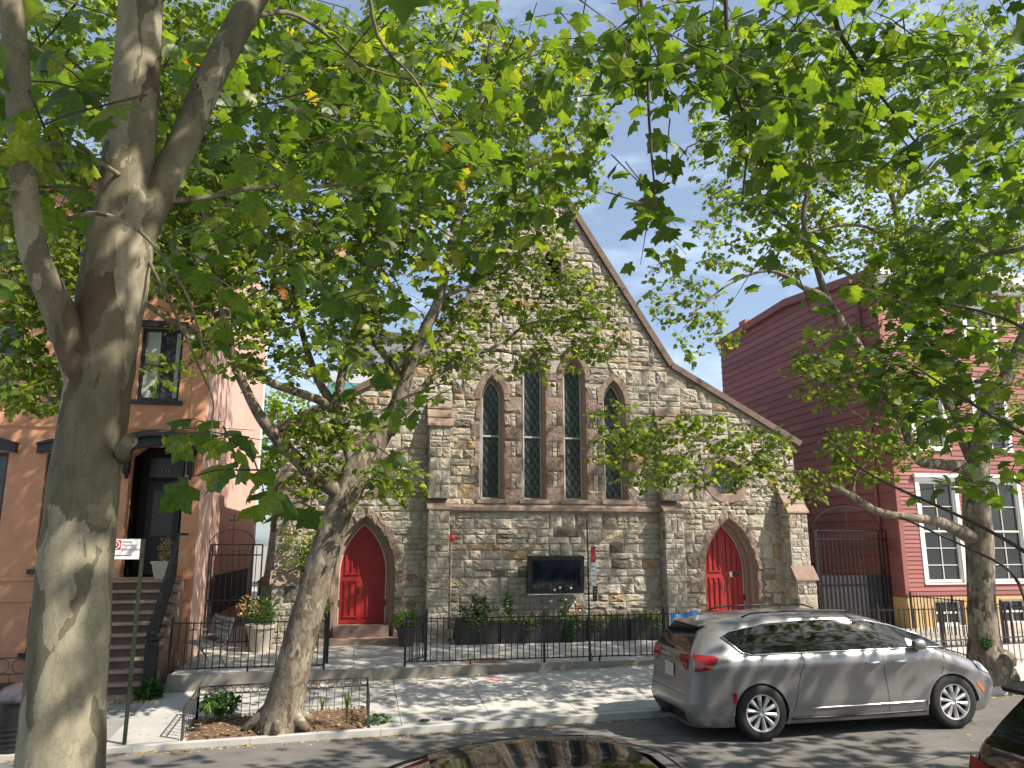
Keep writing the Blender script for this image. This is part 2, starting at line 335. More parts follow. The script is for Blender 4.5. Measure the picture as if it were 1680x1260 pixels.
for (X, Y, dx_, dy_) in ((-2, 11.2, .5, .06), (1.5, 9.0, .4, .22), (3.6, 11.6, .5, -.05), (6.5, 9.2, .5, .08), (-4, 9.6, .5, .12)):
    for k in range(9):
        X2 = X+dx_*rk.uniform(.5, 1.2); Y2 = Y+dy_*rk.uniform(-.6, 1.8); w_ = rk.uniform(.005, .012)
        z1_ = zroad(X)+.03*(1-((Y-8.4)/4.3)**2)-.03+.003; z2_ = zroad(X2)+.03*(1-((Y2-8.4)/4.3)**2)-.03+.003
        crk.add([(X, Y-w_, z1_), (X2, Y2-w_, z2_), (X2, Y2+w_, z2_), (X, Y+w_, z1_)], [(0, 1, 2, 3)]); X, Y = X2, Y2
crk.build('road_cracks', mat('crack_seal', (.03, .03, .03), .6), kind='structure')
SW = bpy.data.objects.new('sidewalk', None); link(SW); SW['kind'] = 'structure'
# far sidewalk: poured slabs on a sloping bed, kerb in front
base = sheet('bed', -60, 60, CURBY+.02, 60, lambda x, y: zwalk(x, min(y, WALLY))-.03, MORTAR, 1, 12, parent=SW, shell=False, kind=None)
jx = .83-1.42*3; k = 0
PIT = (-2.40, .36, CURBY+.16, 14.0)
slabx = [-60, -40, -25, -15, -9, -6.2, -4.6]
x = -3.42+.0
while x < 40: slabx.append(x); x += 1.42 if x < 20 else 4
slabx[-1] = 40; slabx.append(60)
for i in range(len(slabx)-1):
    a, b = slabx[i], slabx[i+1]
    old = b <= -3.3
    segs = [(CURBY+.16, WALLY)]
    if a < -2.2 and b > -3.0: pass
    for (y0, y1) in ([(CURBY+.16, WALLY)] if not old and not (b > -2.5 and a < .5) and not (b > 9.6 and a < 11.2) else [(CURBY+.16, 14.2), (14.2, WALLY)] if not old else [(CURBY+.16, 13.6), (13.6, 14.7), (14.7, 15.75)]):
        # leave the tree pit open
        if y1 > PIT[2] and y0 < PIT[3]-.05 and b > PIT[0] and a < PIT[1]:
            y0n = y0
            if a < PIT[0]: sheet('paving_slab', a, PIT[0], y0, y1, zwalk, CONC, parent=SW, kind=None, gap=.004, tint=random.random(), thick=.06)
            if b > PIT[1]: sheet('paving_slab', PIT[1], b, y0, y1, zwalk, CONC, parent=SW, kind=None, gap=.004, tint=random.random(), thick=.06)
            if y1 > PIT[3]+.05: sheet('paving_slab', max(a, PIT[0]), min(b, PIT[1]), PIT[3], y1, zwalk, CONC, parent=SW, kind=None, gap=.004, tint=random.random(), thick=.06)
            continue
        if (b > 9.6 and a < 11.2) and y0 < 13.9 and not old: y0 = 14.2
        if y1-y0 < .1: continue
        sheet('paving_slab', a, b, y0, y1, zwalk, OLDFLAG if old else CONC, parent=SW, kind=None, gap=.005, tint=random.random(), thick=.06)
KB = bpy.data.objects.new('kerb', None); link(KB); KB['kind'] = 'structure'
x = -60
while x < 60:
    b = x+random.uniform(1.6, 2.4)
    sheet('kerb_stone', x, b, CURBY, CURBY+.155, lambda X, Y: zkerb(X), CONC, parent=KB, kind=None, gap=.003, tint=random.random(), thick=.3); x = b
sheet('near_sidewalk', -60, 60, -30, NCURB-.16, lambda X, Y: zroad(X)+.13, CONC, 1, 1)
sheet('near_kerb', -60, 60, NCURB-.155, NCURB, lambda X, Y: zroad(X)+.13, CONC, 1, 1, thick=.3)
# terrace in front of the church
TR = bpy.data.objects.new('terrace', None); link(TR); TR['kind'] = 'structure'
mb = MB(); mb.box(-3.22, 14.9, WALLY, WALLY+.16, -.4, TERR+.02); mb.build('terrace_edge', CWALL, TR)
xs = [-3.22, -1.6, .1, 1.75, 3.2, 4.7, 6.2, 7.7, 9.3, 10.9, 12.5, 14.1, 15.6, 40]
for i in range(len(xs)-1):
    for (y0, y1) in ((WALLY+.16, 17.3), (17.3, 19.6), (19.6, 24)):
        sheet('paving_slab', xs[i], xs[i+1], y0, y1, lambda X, Y: TERR+.006*(Y-WALLY), CONC, parent=TR, kind=None, gap=.004, tint=random.random(), thick=.1)
sheet('alley_ground', -3.22, 15, 24, 60, lambda X, Y: TERR+.04, CWALL, thick=.1)
# soil of the two tree pits
def soil(name, x0, x1, y0, y1, seed):
    mb = MB(); nx, ny = 44, 22; r_ = random.Random(seed); vs = []
    for j in range(ny+1):
        for i in range(nx+1):
            X = x0+(x1-x0)*i/nx; Y = y0+(y1-y0)*j/ny
            e = min(i, nx-i, j*1.5, (ny-j)*1.5)/6
            vs.append((X, Y, zwalk(X, Y)-.05+min(1, e)*.07+r_.uniform(-.012, .012)))
    mb.add(vs, [(j*(nx+1)+i, j*(nx+1)+i+1, (j+1)*(nx+1)+i+1, (j+1)*(nx+1)+i) for j in range(ny) for i in range(nx)])
    return mb.build(name, SOIL, kind='structure')
soil('tree_pit_soil', PIT[0], PIT[1]+.02, PIT[2], PIT[3], 1)
soil('tree_pit_soil', 9.66, 11.1, PIT[2], 14.2, 2)

# ------------------------------------------------------------------ 2D polygon tools and masonry
def area(P): return .5*abs(sum(P[i][0]*P[(i+1) % len(P)][1]-P[(i+1) % len(P)][0]*P[i][1] for i in range(len(P))))
def clip(P, a, b, c):
    """keep a*x+b*y+c <= 0"""
    out = []; n = len(P)
    for i in range(n):
        p, q = P[i], P[(i+1) % n]; dp = a*p[0]+b*p[1]+c; dq = a*q[0]+b*q[1]+c
        if dp <= 0: out.append(p)
        if dp*dq < 0:
            t = dp/(dp-dq); out.append((p[0]+(q[0]-p[0])*t, p[1]+(q[1]-p[1])*t))
    return out
def edges(poly):
    """outward half planes of a convex polygon"""
    cx = sum(p[0] for p in poly)/len(poly); cy = sum(p[1] for p in poly)/len(poly); E = []
    for i in range(len(poly)):
        p, q = poly[i], poly[(i+1) % len(poly)]; a, b = q[1]-p[1], p[0]-q[0]; l = math.hypot(a, b)
        if l < 1e-6: continue
        a /= l; b /= l; c = -(a*p[0]+b*p[1])
        if a*cx+b*cy+c > 0: a, b, c = -a, -b, -c
        E.append((a, b, c))
    return E
def subtract(P, hole_edges):
    res = []; rem = P
    for it in range(3):
        best = None
        for (a, b, c) in hole_edges:
            o = clip(rem, -a, -b, -c)
            if len(o) >= 3 and area(o) > (area(best[0]) if best else .004): best = (o, (a, b, c))
        if not best: break
        res.append(best[0]); rem = clip(rem, *best[1])
        if len(rem) < 3 or area(rem) < .004: return res
    return res
def lay_stones(x0, x1, z0, z1, rnd, hlo=.34, hhi=.47, wscale=1.18):
    out = []; z = z0
    while z < z1-.05:
        H = rnd.uniform(hlo, hhi)
        if z+H > z1-.12: H = z1-z
        x = x0
        while x < x1-.02:
            W = rnd.uniform(.45, 1.25)*wscale
            if x+W > x1-.2*wscale: W = x1-x
            t = rnd.random()
            s = rnd.uniform(.36, .64)
            rows = [(0, 1)] if t < .2 else ([(0, s), (s, 1)] if t < .86 else [(0, .36), (.36, .66), (.66, 1)])
            for (a, b) in rows:
                k = x
                while k < x+W-.01:
                    ww = rnd.uniform(.22, .58)*wscale*(1.0 if b-a < .9 else .9)
                    if k+ww > x+W-.14*wscale: ww = x+W-k
                    out.append((k, z+a*H, k+ww, z+b*H)); k += ww
            x += W
        z += H
    return out
def rock(mb, P, fr_, d0, relief, rnd, tint, gap=.004):
    """one rock faced stone from a convex polygon"""
    cx = sum(p[0] for p in P)/len(P); cy = sum(p[1] for p in P)/len(P)
    Q = []
    for i in range(len(P)):
        p, q = P[i], P[(i+1) % len(P)]; l = math.hypot(q[0]-p[0], q[1]-p[1])
        if l < .012: continue
        k = max(1, min(4, int(l/.13)+1))
        for j in range(k): Q.append((p[0]+(q[0]-p[0])*j/k, p[1]+(q[1]-p[1])*j/k))
    if len(Q) < 3: return
    def ins(p, d, f=0):
        dx, dy = cx-p[0], cy-p[1]; l = math.hypot(dx, dy)+1e-9; t = min(.6, d/l)+f
        return (p[0]+dx*t, p[1]+dy*t)
    O, u, v, n = fr_; n_ = len(Q)
    bulge = rnd.uniform(.55, 1.1)*relief
    tx, ty = rnd.uniform(-.25, .25), rnd.uniform(-.35, .35)
    def pt(p, d): 
        return O+u*p[0]+v*p[1]+n*d
    r0 = [pt(ins(p, gap), -.01) for p in Q]
    r1 = [pt(ins(p, gap+.004), d0+rnd.uniform(.1, .45)*relief*.6) for p in Q]
    r2 = []
    for p in Q:
        q = ins(p, gap, rnd.uniform(.25, .4)); q = (q[0]+rnd.uniform(-.012, .012), q[1]+rnd.uniform(-.012, .012))
        r2.append(pt(q, d0+max(.3*relief, bulge*rnd.uniform(.6, 1.2)+tx*(q[0]-cx)*.3+ty*(q[1]-cy)*.5)))
    r3 = []
    for p in Q:
        q = ins(p, gap, rnd.uniform(.62, .78)); r3.append(pt(q, d0+bulge*rnd.uniform(.75, 1.45)))
    c = pt((cx, cy), d0+bulge*rnd.uniform(.9, 1.3))
    fs = []
    for a in range(3):
        for i in range(n_):
            fs.append((a*n_+i, a*n_+(i+1) % n_, (a+1)*n_+(i+1) % n_, (a+1)*n_+i))
    fs += [(3*n_+i, 3*n_+(i+1) % n_, 4*n_) for i in range(n_)]
    mb.add(r0+r1+r2+r3+[c], fs, tint)
def tintf(rnd):
    t = rnd.random()
    if t < .04: return rnd.uniform(0, .1)
    if t < .88: return rnd.uniform(.16, .74)
    if t < .97: return rnd.uniform(.74, .86)
    return rnd.uniform(.88, 1)
def arch(cx, a, zs, h, zb, n=8):
    """pointed arch outline, from base left up and over to base right"""
    R = (h*h+a*a)/(2*a); P = [(cx-a, zb)]
    th = math.asin(min(1, h/R))
    for i in range(n+1):
        t = th*i/n; P.append((cx+(R-a)-R*cos(t), zs+R*sin(t)))
    for i in range(n-1, -1, -1):
        t = th*i/n; P.append((cx-(R-a)+R*cos(t), zs+R*sin(t)))
    P.append((cx+a, zb)); return P
def circ(cx, cz, r, n=28): return [(cx+r*cos(2*pi*i/n), cz+r*sin(2*pi*i/n)) for i in range(n)]

# ------------------------------------------------------------------ the church
CX, WY = 5.12, 19.7
church = thing('church', 'small rubble-stone gothic church with steep gable, four lancet windows and two red doors', 'church', (CX, WY, TERR))
church.location = (0, 0, 0)
rnd = random.Random(3)
AL, AR = CX-6.95, CX+6.95
KX = 3.36
def roofz(x):
    d = abs(x-CX)
    return 12.9-1.585*d if d < KX else 12.9-1.585*KX-.557*(d-KX)
outline = [(AL, 0), (AR, 0), (AR, roofz(AR)), (CX+KX, roofz(CX+KX)), (CX, 12.9), (CX-KX, roofz(CX-KX)), (AL, roofz(AL))]
DOORS = [CX-4.86, CX+4.86]
LAN = [(CX-1.68, 6.45, .56), (CX-.56, 7.08, .60), (CX+.56, 7.08, .60), (CX+1.68, 6.45, .56)]
holes = []
for dx in DOORS: holes.append(arch(dx, .76, 2.0, 1.38, .0))
for lx, zs, h in LAN: holes.append(arch(lx, .32, zs, h+.1, 3.84))
for cxx in (CX-4.88, CX+4.88): holes.append(circ(cxx, 4.5, .48))
holes.append(arch(CX, .24, 10.4, .42, 9.7))
wall = plate('front_wall', outline, holes, WY, WY+.55, MORTAR, church)
# masks for laying stones: middle of each surround
masks = []
for dx in DOORS: masks.append(edges(arch(dx, .90, 2.0, 1.55, .0, 6)))
for lx, zs, h in LAN: masks.append(edges(arch(lx, .42, zs, h+.22, 3.70, 5)))
for cxx in (CX-4.88, CX+4.88): masks.append(edges(circ(cxx, 4.5, .60, 14)))
masks.append(edges(arch(CX, .33, 10.4, .52, 9.6, 4)))
masks.append(edges([(CX-1.98, 3.69), (CX+1.98, 3.69), (CX+1.98, 7.0), (CX-1.98, 7.0)]))
masks.append(edges([(CX-.92, 3.69), (CX+.92, 3.69), (CX+.92, 7.62), (CX-.92, 7.62)]))
stones = []
PX = [(CX-3.34, CX-2.80), (CX+2.86, CX+3.40)]
for (a, b, c, d) in lay_stones(AL, AR, .30, 12.95, rnd):
    P = [(a, b), (c, b), (c, d), (a, d)]; mx_ = (a+c)/2
    s_ = 1 if mx_ > CX else -1; dd = abs(mx_-CX)
    sl_ = 1.585 if dd < KX else .557
    z_at = roofz(mx_)-.10
    P = clip(P, s_*sl_, 1, -(z_at+s_*sl_*mx_))
    if len(P) < 3: continue
    if dd < KX+.5 and dd >= KX-.3:
        pass
    todo = [P]
    for (pa, pb) in PX:   # pilasters stand in front
        nt_ = []
        for Q in todo:
            if min(p[1] for p in Q) > 5.9: nt_.append(Q); continue
            l = clip(Q, 1, 0, -(pa+.02)); r = clip(Q, -1, 0, pb-.02); nt_ += [q for q in (l, r) if len(q) >= 3 and area(q) > .003]
        todo = nt_
    for E_ in masks:
        nt_ = []
        for Q in todo:
            inter = Q
            for e in E_:
                inter = clip(inter, *e)
                if len(inter) < 3: break
            if len(inter) < 3 or area(inter) < 1e-5: nt_.append(Q)
            else: nt_ += subtract(Q, E_)
        todo = nt_
    for Q in todo:
        if area(Q) > .004: stones.append((Q, FRONT(WY), .004, .046))
# pilasters, buttresses: solid cores plus stones on the faces that show
core = MB(); caps = MB()
def pier(x0, x1, yf, yb, z0, z1):
    core.box(x0+.02, x1-.02, yf+.02, yb, z0, z1)
    rr = random.Random(int(x0*100+z0*10+99))
    for (a, b, c, d) in lay_stones(x0, x1, z0, z1, rr, .26, .42, .62): stones.append(([(a, b), (c, b), (c, d), (a, d)], FRONT(yf+.02), .004, .022))
    for xx, u in ((x0, -1), (x1, 1)):
        if yb-yf < .1: continue
        for (a, b, c, d) in lay_stones(yf, yb, z0, z1, rr, .26, .42, .6):
            f_ = fr((xx-u*.02, 0, 0), (0, 1, 0), (0, 0, 1), (u, 0, 0)); stones.append(([(a, b), (c, b), (c, d), (a, d)], f_, .004, .02))
def cap3(x0, x1, yf, yb, z0, z1, tiers=3, over=.05):
    for i in range(tiers):
        za = z0+(z1-z0)*i/tiers; zb = z0+(z1-z0)*(i+1)/tiers; ya = yf+(yb-yf)*i/tiers; y2 = yf+(yb-yf)*(i+1)/tiers
        vs = [(x, y, z) for x in (x0-over, x1+over) for (y, z) in ((ya-over, za), (ya-over+.015, za+.05), (y2, zb+.02), (yb+.02, zb+.02), (yb+.02, za))]
        caps_i = MB(); caps_i.add(vs, [(0, 1, 2, 3, 4), (9, 8, 7, 6, 5), (0, 5, 6, 1), (1, 6, 7, 2), (2, 7, 8, 3), (3, 8, 9, 4), (4, 9, 5, 0)], random.random())
        caps_i.build('weathering_stone', BROWN, church)
for (pa, pb) in PX:
    pier(pa, pb, 19.30, WY, TERR, 3.56); pier(pa+.0, pb-.0, 19.36, WY, 3.84, 5.66)
    cap3(pa, pb, 19.36, WY, 5.66, 6.38, 3)
    cap3(pa-.0, pb+.0, 19.30, WY, 3.56, 3.84, 1, .03)
for sg in (-1, 1):
    x0, x1 = sorted((CX+sg*6.37, CX+sg*6.93))
    pier(x0, x1, 19.18, WY, 2.1, 3.54); cap3(x0, x1, 19.18, WY, 3.54, 4.3, 3, .04)
    pier(x0-.03*0, x1+.0, 18.98, WY, TERR, 1.77); cap3(x0, x1, 18.98, 19.18, 1.77, 2.12, 1, .05)
    core.box(x0+.03, x1-.03, 19.19, WY, 1.6, 2.3)
    # side buttress
    a, b = sorted((CX+sg*6.95, CX+sg*7.12)); pier(a, b, 19.75, 20.3, 2.1, 4.0)
    a, b = sorted((CX+sg*6.95, CX+sg*7.32)); pier(a, b, 19.70, 20.3, TERR, 1.8)
    vs = [(CX+sg*6.95, y, z) for y in (19.66, 20.34) for z in (1.8, 2.2)]+[(CX+sg*7.38, y, 1.8) for y in (19.66, 20.34)]
    caps_i = MB(); caps_i.add(vs, [(0, 1, 4), (2, 5, 3), (1, 3, 5, 4), (0, 4, 5, 2)], .5); caps_i.build('weathering_stone', BROWN, church)
    vs = [(CX+sg*6.95, y, z) for y in (19.70, 20.34) for z in (4.0, 4.55)]+[(CX+sg*7.17, y, 4.0) for y in (19.70, 20.34)]
    caps_i = MB(); caps_i.add(vs, [(0, 1, 4), (2, 5, 3), (1, 3, 5, 4), (0, 4, 5, 2)], .5); caps_i.build('weathering_stone', BROWN, church)
core.build('buttress_core', MORTAR, church)
stones.sort(key=lambda s: -area(s[0]))
bulk = MB()
for i, (P, f_, d0, rel) in enumerate(stones):
    if i < 300:
        m1 = MB(); rock(m1, P, f_, d0, rel, rnd, tintf(rnd)); m1.build('stone', STONE, wall)
    else: rock(bulk, P, f_, d0, rel, rnd, tintf(rnd))
bulk.build('masonry', STONE, church, kind='stuff')
# belt course under the lancets
x = CX-2.78; 
while x < CX+2.84:
    b = min(x+rnd.uniform(.75, .95), CX+2.84)
    if CX+2.84-b < .3: b = CX+2.84
    m1 = MB(); vs = [(X, Y, Z) for X in (x+.003, b-.003) for (Y, Z) in ((WY, 3.52), (WY-.13, 3.55), (WY-.13, 3.63), (WY-.05, 3.70), (WY, 3.70))]
    m1.add(vs, [(0, 1, 2, 3, 4), (9, 8, 7, 6, 5), (0, 5, 6, 1), (1, 6, 7, 2), (2, 7, 8, 3), (3, 8, 9, 4)], rnd.random()); m1.build('belt_stone', BROWN, church); x = b
# lancets
def voussoirs(cx, ai, hi, ao, ho, zs, d, n, m, fy, relief=0, name='voussoir', tl=(0, 1)):
    A = arch(cx, ai, zs, hi, zs, 2*n)[1:-1]; B = arch(cx, ao, zs, ho, zs, 2*n)[1:-1]
    k = len(A)-1
    for i in range(0, k, 2):
        PA = A[i:i+3]; PB = B[i:i+3]; m1 = MB()
        if relief: rock(m1, PA+PB[::-1], FRONT(fy), d, relief, rnd, rnd.random(), .004)
        else:
            m1.strip(PA, PB, FRONT(fy), -.02, d, rnd.uniform(*tl))
        m1.build(name, m, church)
def came(cx, a, zs, h, z0, y, name, parent):
    fr_ = MB(); A = arch(cx, a-.035, zs, h-.05, z0+.03, 10); B = arch(cx, a, zs, h, z0, 10)
    fr_.strip(A, B, FRONT(y), 0, .04)
    fr_.box(cx-a, cx+a, y-.04, y, z0, z0+.035)
    fr_.build('window_frame', mat('window_frame_grey', (.42, .42, .40), .5), parent)
    lt = MB(); st = .26; R = (h*h+a*a)/(2*a)
    inside = lambda X, Z: abs(X-cx) < a-.03 and Z > z0+.03 and (Z < zs or math.hypot(abs(X-cx)+(R-a), Z-zs) < R-.03)
    for sgn in (1, -1):
        zc = z0-1
        while zc < zs+h+1:
            seg = []
            for q in range(41):
                X = cx-a+2*a*q/40; Z = zc+sgn*(X-cx)*1.75
                if inside(X, Z): seg.append((X, Z))
            if len(seg) > 3: lt.bar((seg[0][0], y-.006, seg[0][1]), (seg[-1][0], y-.006, seg[-1][1]), .017, .014)
            zc += .29
    lt.build('lead_lattice', BLKPL, parent)
for (lx, zs, h) in LAN:
    g = MB(); g.prism(arch(lx, .25, zs, h, 3.86, 10), FRONT(19.95), 0, -.02)
    wn = g.build('lancet_window', LEADG, church)
    came(lx, .25, zs, h, 3.86, 19.945, '', wn)
    zt = 5.5; mb = MB(); mb.box(lx-.25, lx+.25, 19.90, 19.94, zt-.02, zt+.025); mb.build('transom', mat('window_frame_grey', (.5, .5, .5)), wn)
    # splayed reveal and surround
    A = arch(lx, .25, zs, h, 3.86, 8); B = arch(lx, .316, zs, h+.096, 3.845, 8)
    rv = MB(); k = len(A); vs = [(p[0], 19.96, p[1]) for p in A]+[(p[0], WY-.03, p[1]) for p in B]
    rv.add(vs, [(i, i+1, k+i+1, k+i) for i in range(k-1)]+[(0, k, 2*k-1, k-1)], .6); rv.build('window_reveal', BROWN, wn)
    voussoirs(lx, .32, h+.1, .47, h+.28, zs, .05, 3, BROWNR, WY)
    # sill
    s1 = MB(); s1.box(lx-.40, lx+.40, WY-.075, WY+.25, 3.74, 3.845, tint=.6); s1.build('sill', BROWN, church)
# jamb blocks and piers between lancets
for i in range(5):
    xa = CX-1.68-.47 if i == 0 else LAN[i-1][0]+.32
    xb = LAN[i][0]-.32 if i < 4 else CX+1.68+.47
    zt = 6.45 if i in (0, 4) else (6.9 if i in (1, 3) else 7.25)
    z = 3.72; r = 0
    while z < zt-.05:
        H = rnd.uniform(.36, .46); H = H if z+H < zt-.25 else zt-z
        big = r % 2 == 0
        if i in (0, 4):
            a, b = (xa-(.12 if big else 0), xb) if i == 0 else (xa, xb+(.12 if big else 0))
            rects = [(a, z, b, z+H)]
        elif big: rects = [(xa, z, xb, z+H)]
        else:
            w3 = (xb-xa); rects = [(xa, z, xa+w3*.36, z+H), (xa+w3*.64, z, xb, z+H)]
            q = z
            while q < z+H-.02:
                hh = min(rnd.uniform(.10, .18), z+H-q); m1 = MB(); rock(m1, [(xa+w3*.36, q), (xa+w3*.64, q), (xa+w3*.64, q+hh), (xa+w3*.36, q+hh)], FRONT(WY), .012, .025, rnd, rnd.uniform(.4, .75), .003)
                m1.build('pier_filler_stone', STONE, church); q += hh
        for (a, b_, c, d) in rects:
            m1 = MB(); rock(m1, [(a, b_), (c, b_), (c, d), (a, d)], FRONT(WY), .022, .022, rnd, rnd.random(), .003); m1.build('jamb_stone', BROWNR, church)
        z += H; r += 1
# round windows
for cxx in (CX-4.88, CX+4.88):
    g = MB(); g.prism(circ(cxx, 4.5, .44), FRONT(19.93), 0, -.02); wn = g.build('round_window', LEADG, church)
    lt = MB()
    for k in range(16):
        a = 2*pi*k/16; lt.bar((cxx+.1*cos(a), 19.925, 4.5+.1*sin(a)), (cxx+.43*cos(a), 19.925, 4.5+.43*sin(a)), .012)
    for rr_ in (.1, .27, .40):
        C_ = circ(cxx, 4.5, rr_, 24)
        for k in range(24): lt.bar((C_[k][0], 19.925, C_[k][1]), (C_[(k+1) % 24][0], 19.925, C_[(k+1) % 24][1]), .014)
    lt.build('lead_lattice', BLKPL, wn)
    A = circ(cxx, 4.5, .43, 32); B = circ(cxx, 4.5, .50, 32); rv = MB()
    rv.add([(p[0], 19.94, p[1]) for p in A]+[(p[0], WY-.03, p[1]) for p in B], [(i, (i+1) % 32, 32+(i+1) % 32, 32+i) for i in range(32)], .5); rv.build('window_reveal', BROWN, wn)
    for k in range(8):
        A = [(cxx+.49*cos(t), 4.5+.49*sin(t)) for t in [2*pi*(k*4+j)/32+.004 for j in range(5)]]; B = [(cxx+.69*cos(t), 4.5+.69*sin(t)) for t in [2*pi*(k*4+j)/32 for j in range(5)]]
        m1 = MB(); m1.strip(A, B, FRONT(WY), -.02, .055, rnd.random()); m1.build('ring_stone', BROWN, church)
# gable opening with louvres
g = MB(); g.prism(arch(CX, .24, 10.4, .42, 9.7), FRONT(WY+.3), 0, -.02); lv = g.build('gable_louvre', BLKPL, church)
for k in range(8):
    m1 = MB(); m1.box(CX-.22, CX+.22, WY+.1, WY+.28, 9.75+k*.11, 9.77+k*.11); m1.build('slat', DARKI, lv)
voussoirs(CX, .24, .42, .40, .60, 10.4, .05, 3, BROWNR, WY)
for sg in (-1, 1):
    m1 = MB(); m1.box(*sorted((CX+sg*.24, CX+sg*.40)), WY-.05, WY+.02, 9.7, 10.4, tint=.4); m1.build('jamb_stone', BROWNR, church)
# copings
def coping(p, q, th, pr):
    n_ = max(1, int(math.hypot(q[0]-p[0], q[1]-p[1])/1.15))
    for i in range(n_):
        a = (p[0]+(q[0]-p[0])*i/n_, p[1]+(q[1]-p[1])*i/n_); b = (p[0]+(q[0]-p[0])*(i+1)/n_, p[1]+(q[1]-p[1])*(i+1)/n_)
        dx, dz = b[0]-a[0], b[1]-a[1]; l = math.hypot(dx, dz); nx, nz_ = -dz/l, dx/l
        if nz_ < 0: nx, nz_ = -nx, -nz_
        g_ = .003; a = (a[0]+dx/l*g_, a[1]+dz/l*g_); b = (b[0]-dx/l*g_, b[1]-dz/l*g_)
        m1 = MB(); m1.prism([(a[0]-nx*.05, a[1]-nz_*.05), (b[0]-nx*.05, b[1]-nz_*.05), (b[0]+nx*th, b[1]+nz_*th), (a[0]+nx*th, a[1]+nz_*th)], FRONT(WY), -.60, pr); m1.build('coping_stone', COPING, church)
for sg in (-1, 1):
    coping((CX, 12.9), (CX+sg*KX, roofz(CX+KX)), .11, .12)
    coping((CX+sg*(KX+.02), roofz(CX+KX)-.01), (CX+sg*7.15, roofz(CX+7.15)), .11, .12)
# roofs and side walls behind the front
ROOF = mat('slate_roof', (.09, .085, .09), .7, var=.25, scale=8, bump=.4, bscale=20)
rb = MB()
for sg in (-1, 1):
    for (x0, x1) in ((0, KX), (KX, 7.05)):
        a = CX+sg*x0; b = CX+sg*x1
        vs = [(X, Y, roofz(X)-d) for Y in (WY+.5, 44) for X in (a, b) for d in (0.02, .18)]
        rb.add(vs, [(0, 2, 6, 4), (1, 5, 7, 3), (2, 3, 7, 6), (0, 4, 5, 1)])
rb.build('roof', ROOF, church)
sw = MB()
for sg in (-1, 1): sw.box(*sorted((CX+sg*6.6, CX+sg*6.93)), WY+.5, 44, 0, roofz(CX+6.95)-.15)
sw.box(AL, AR, 43.6, 44, 0, 5.3); sw.build('side_wall', MORTAR, church)
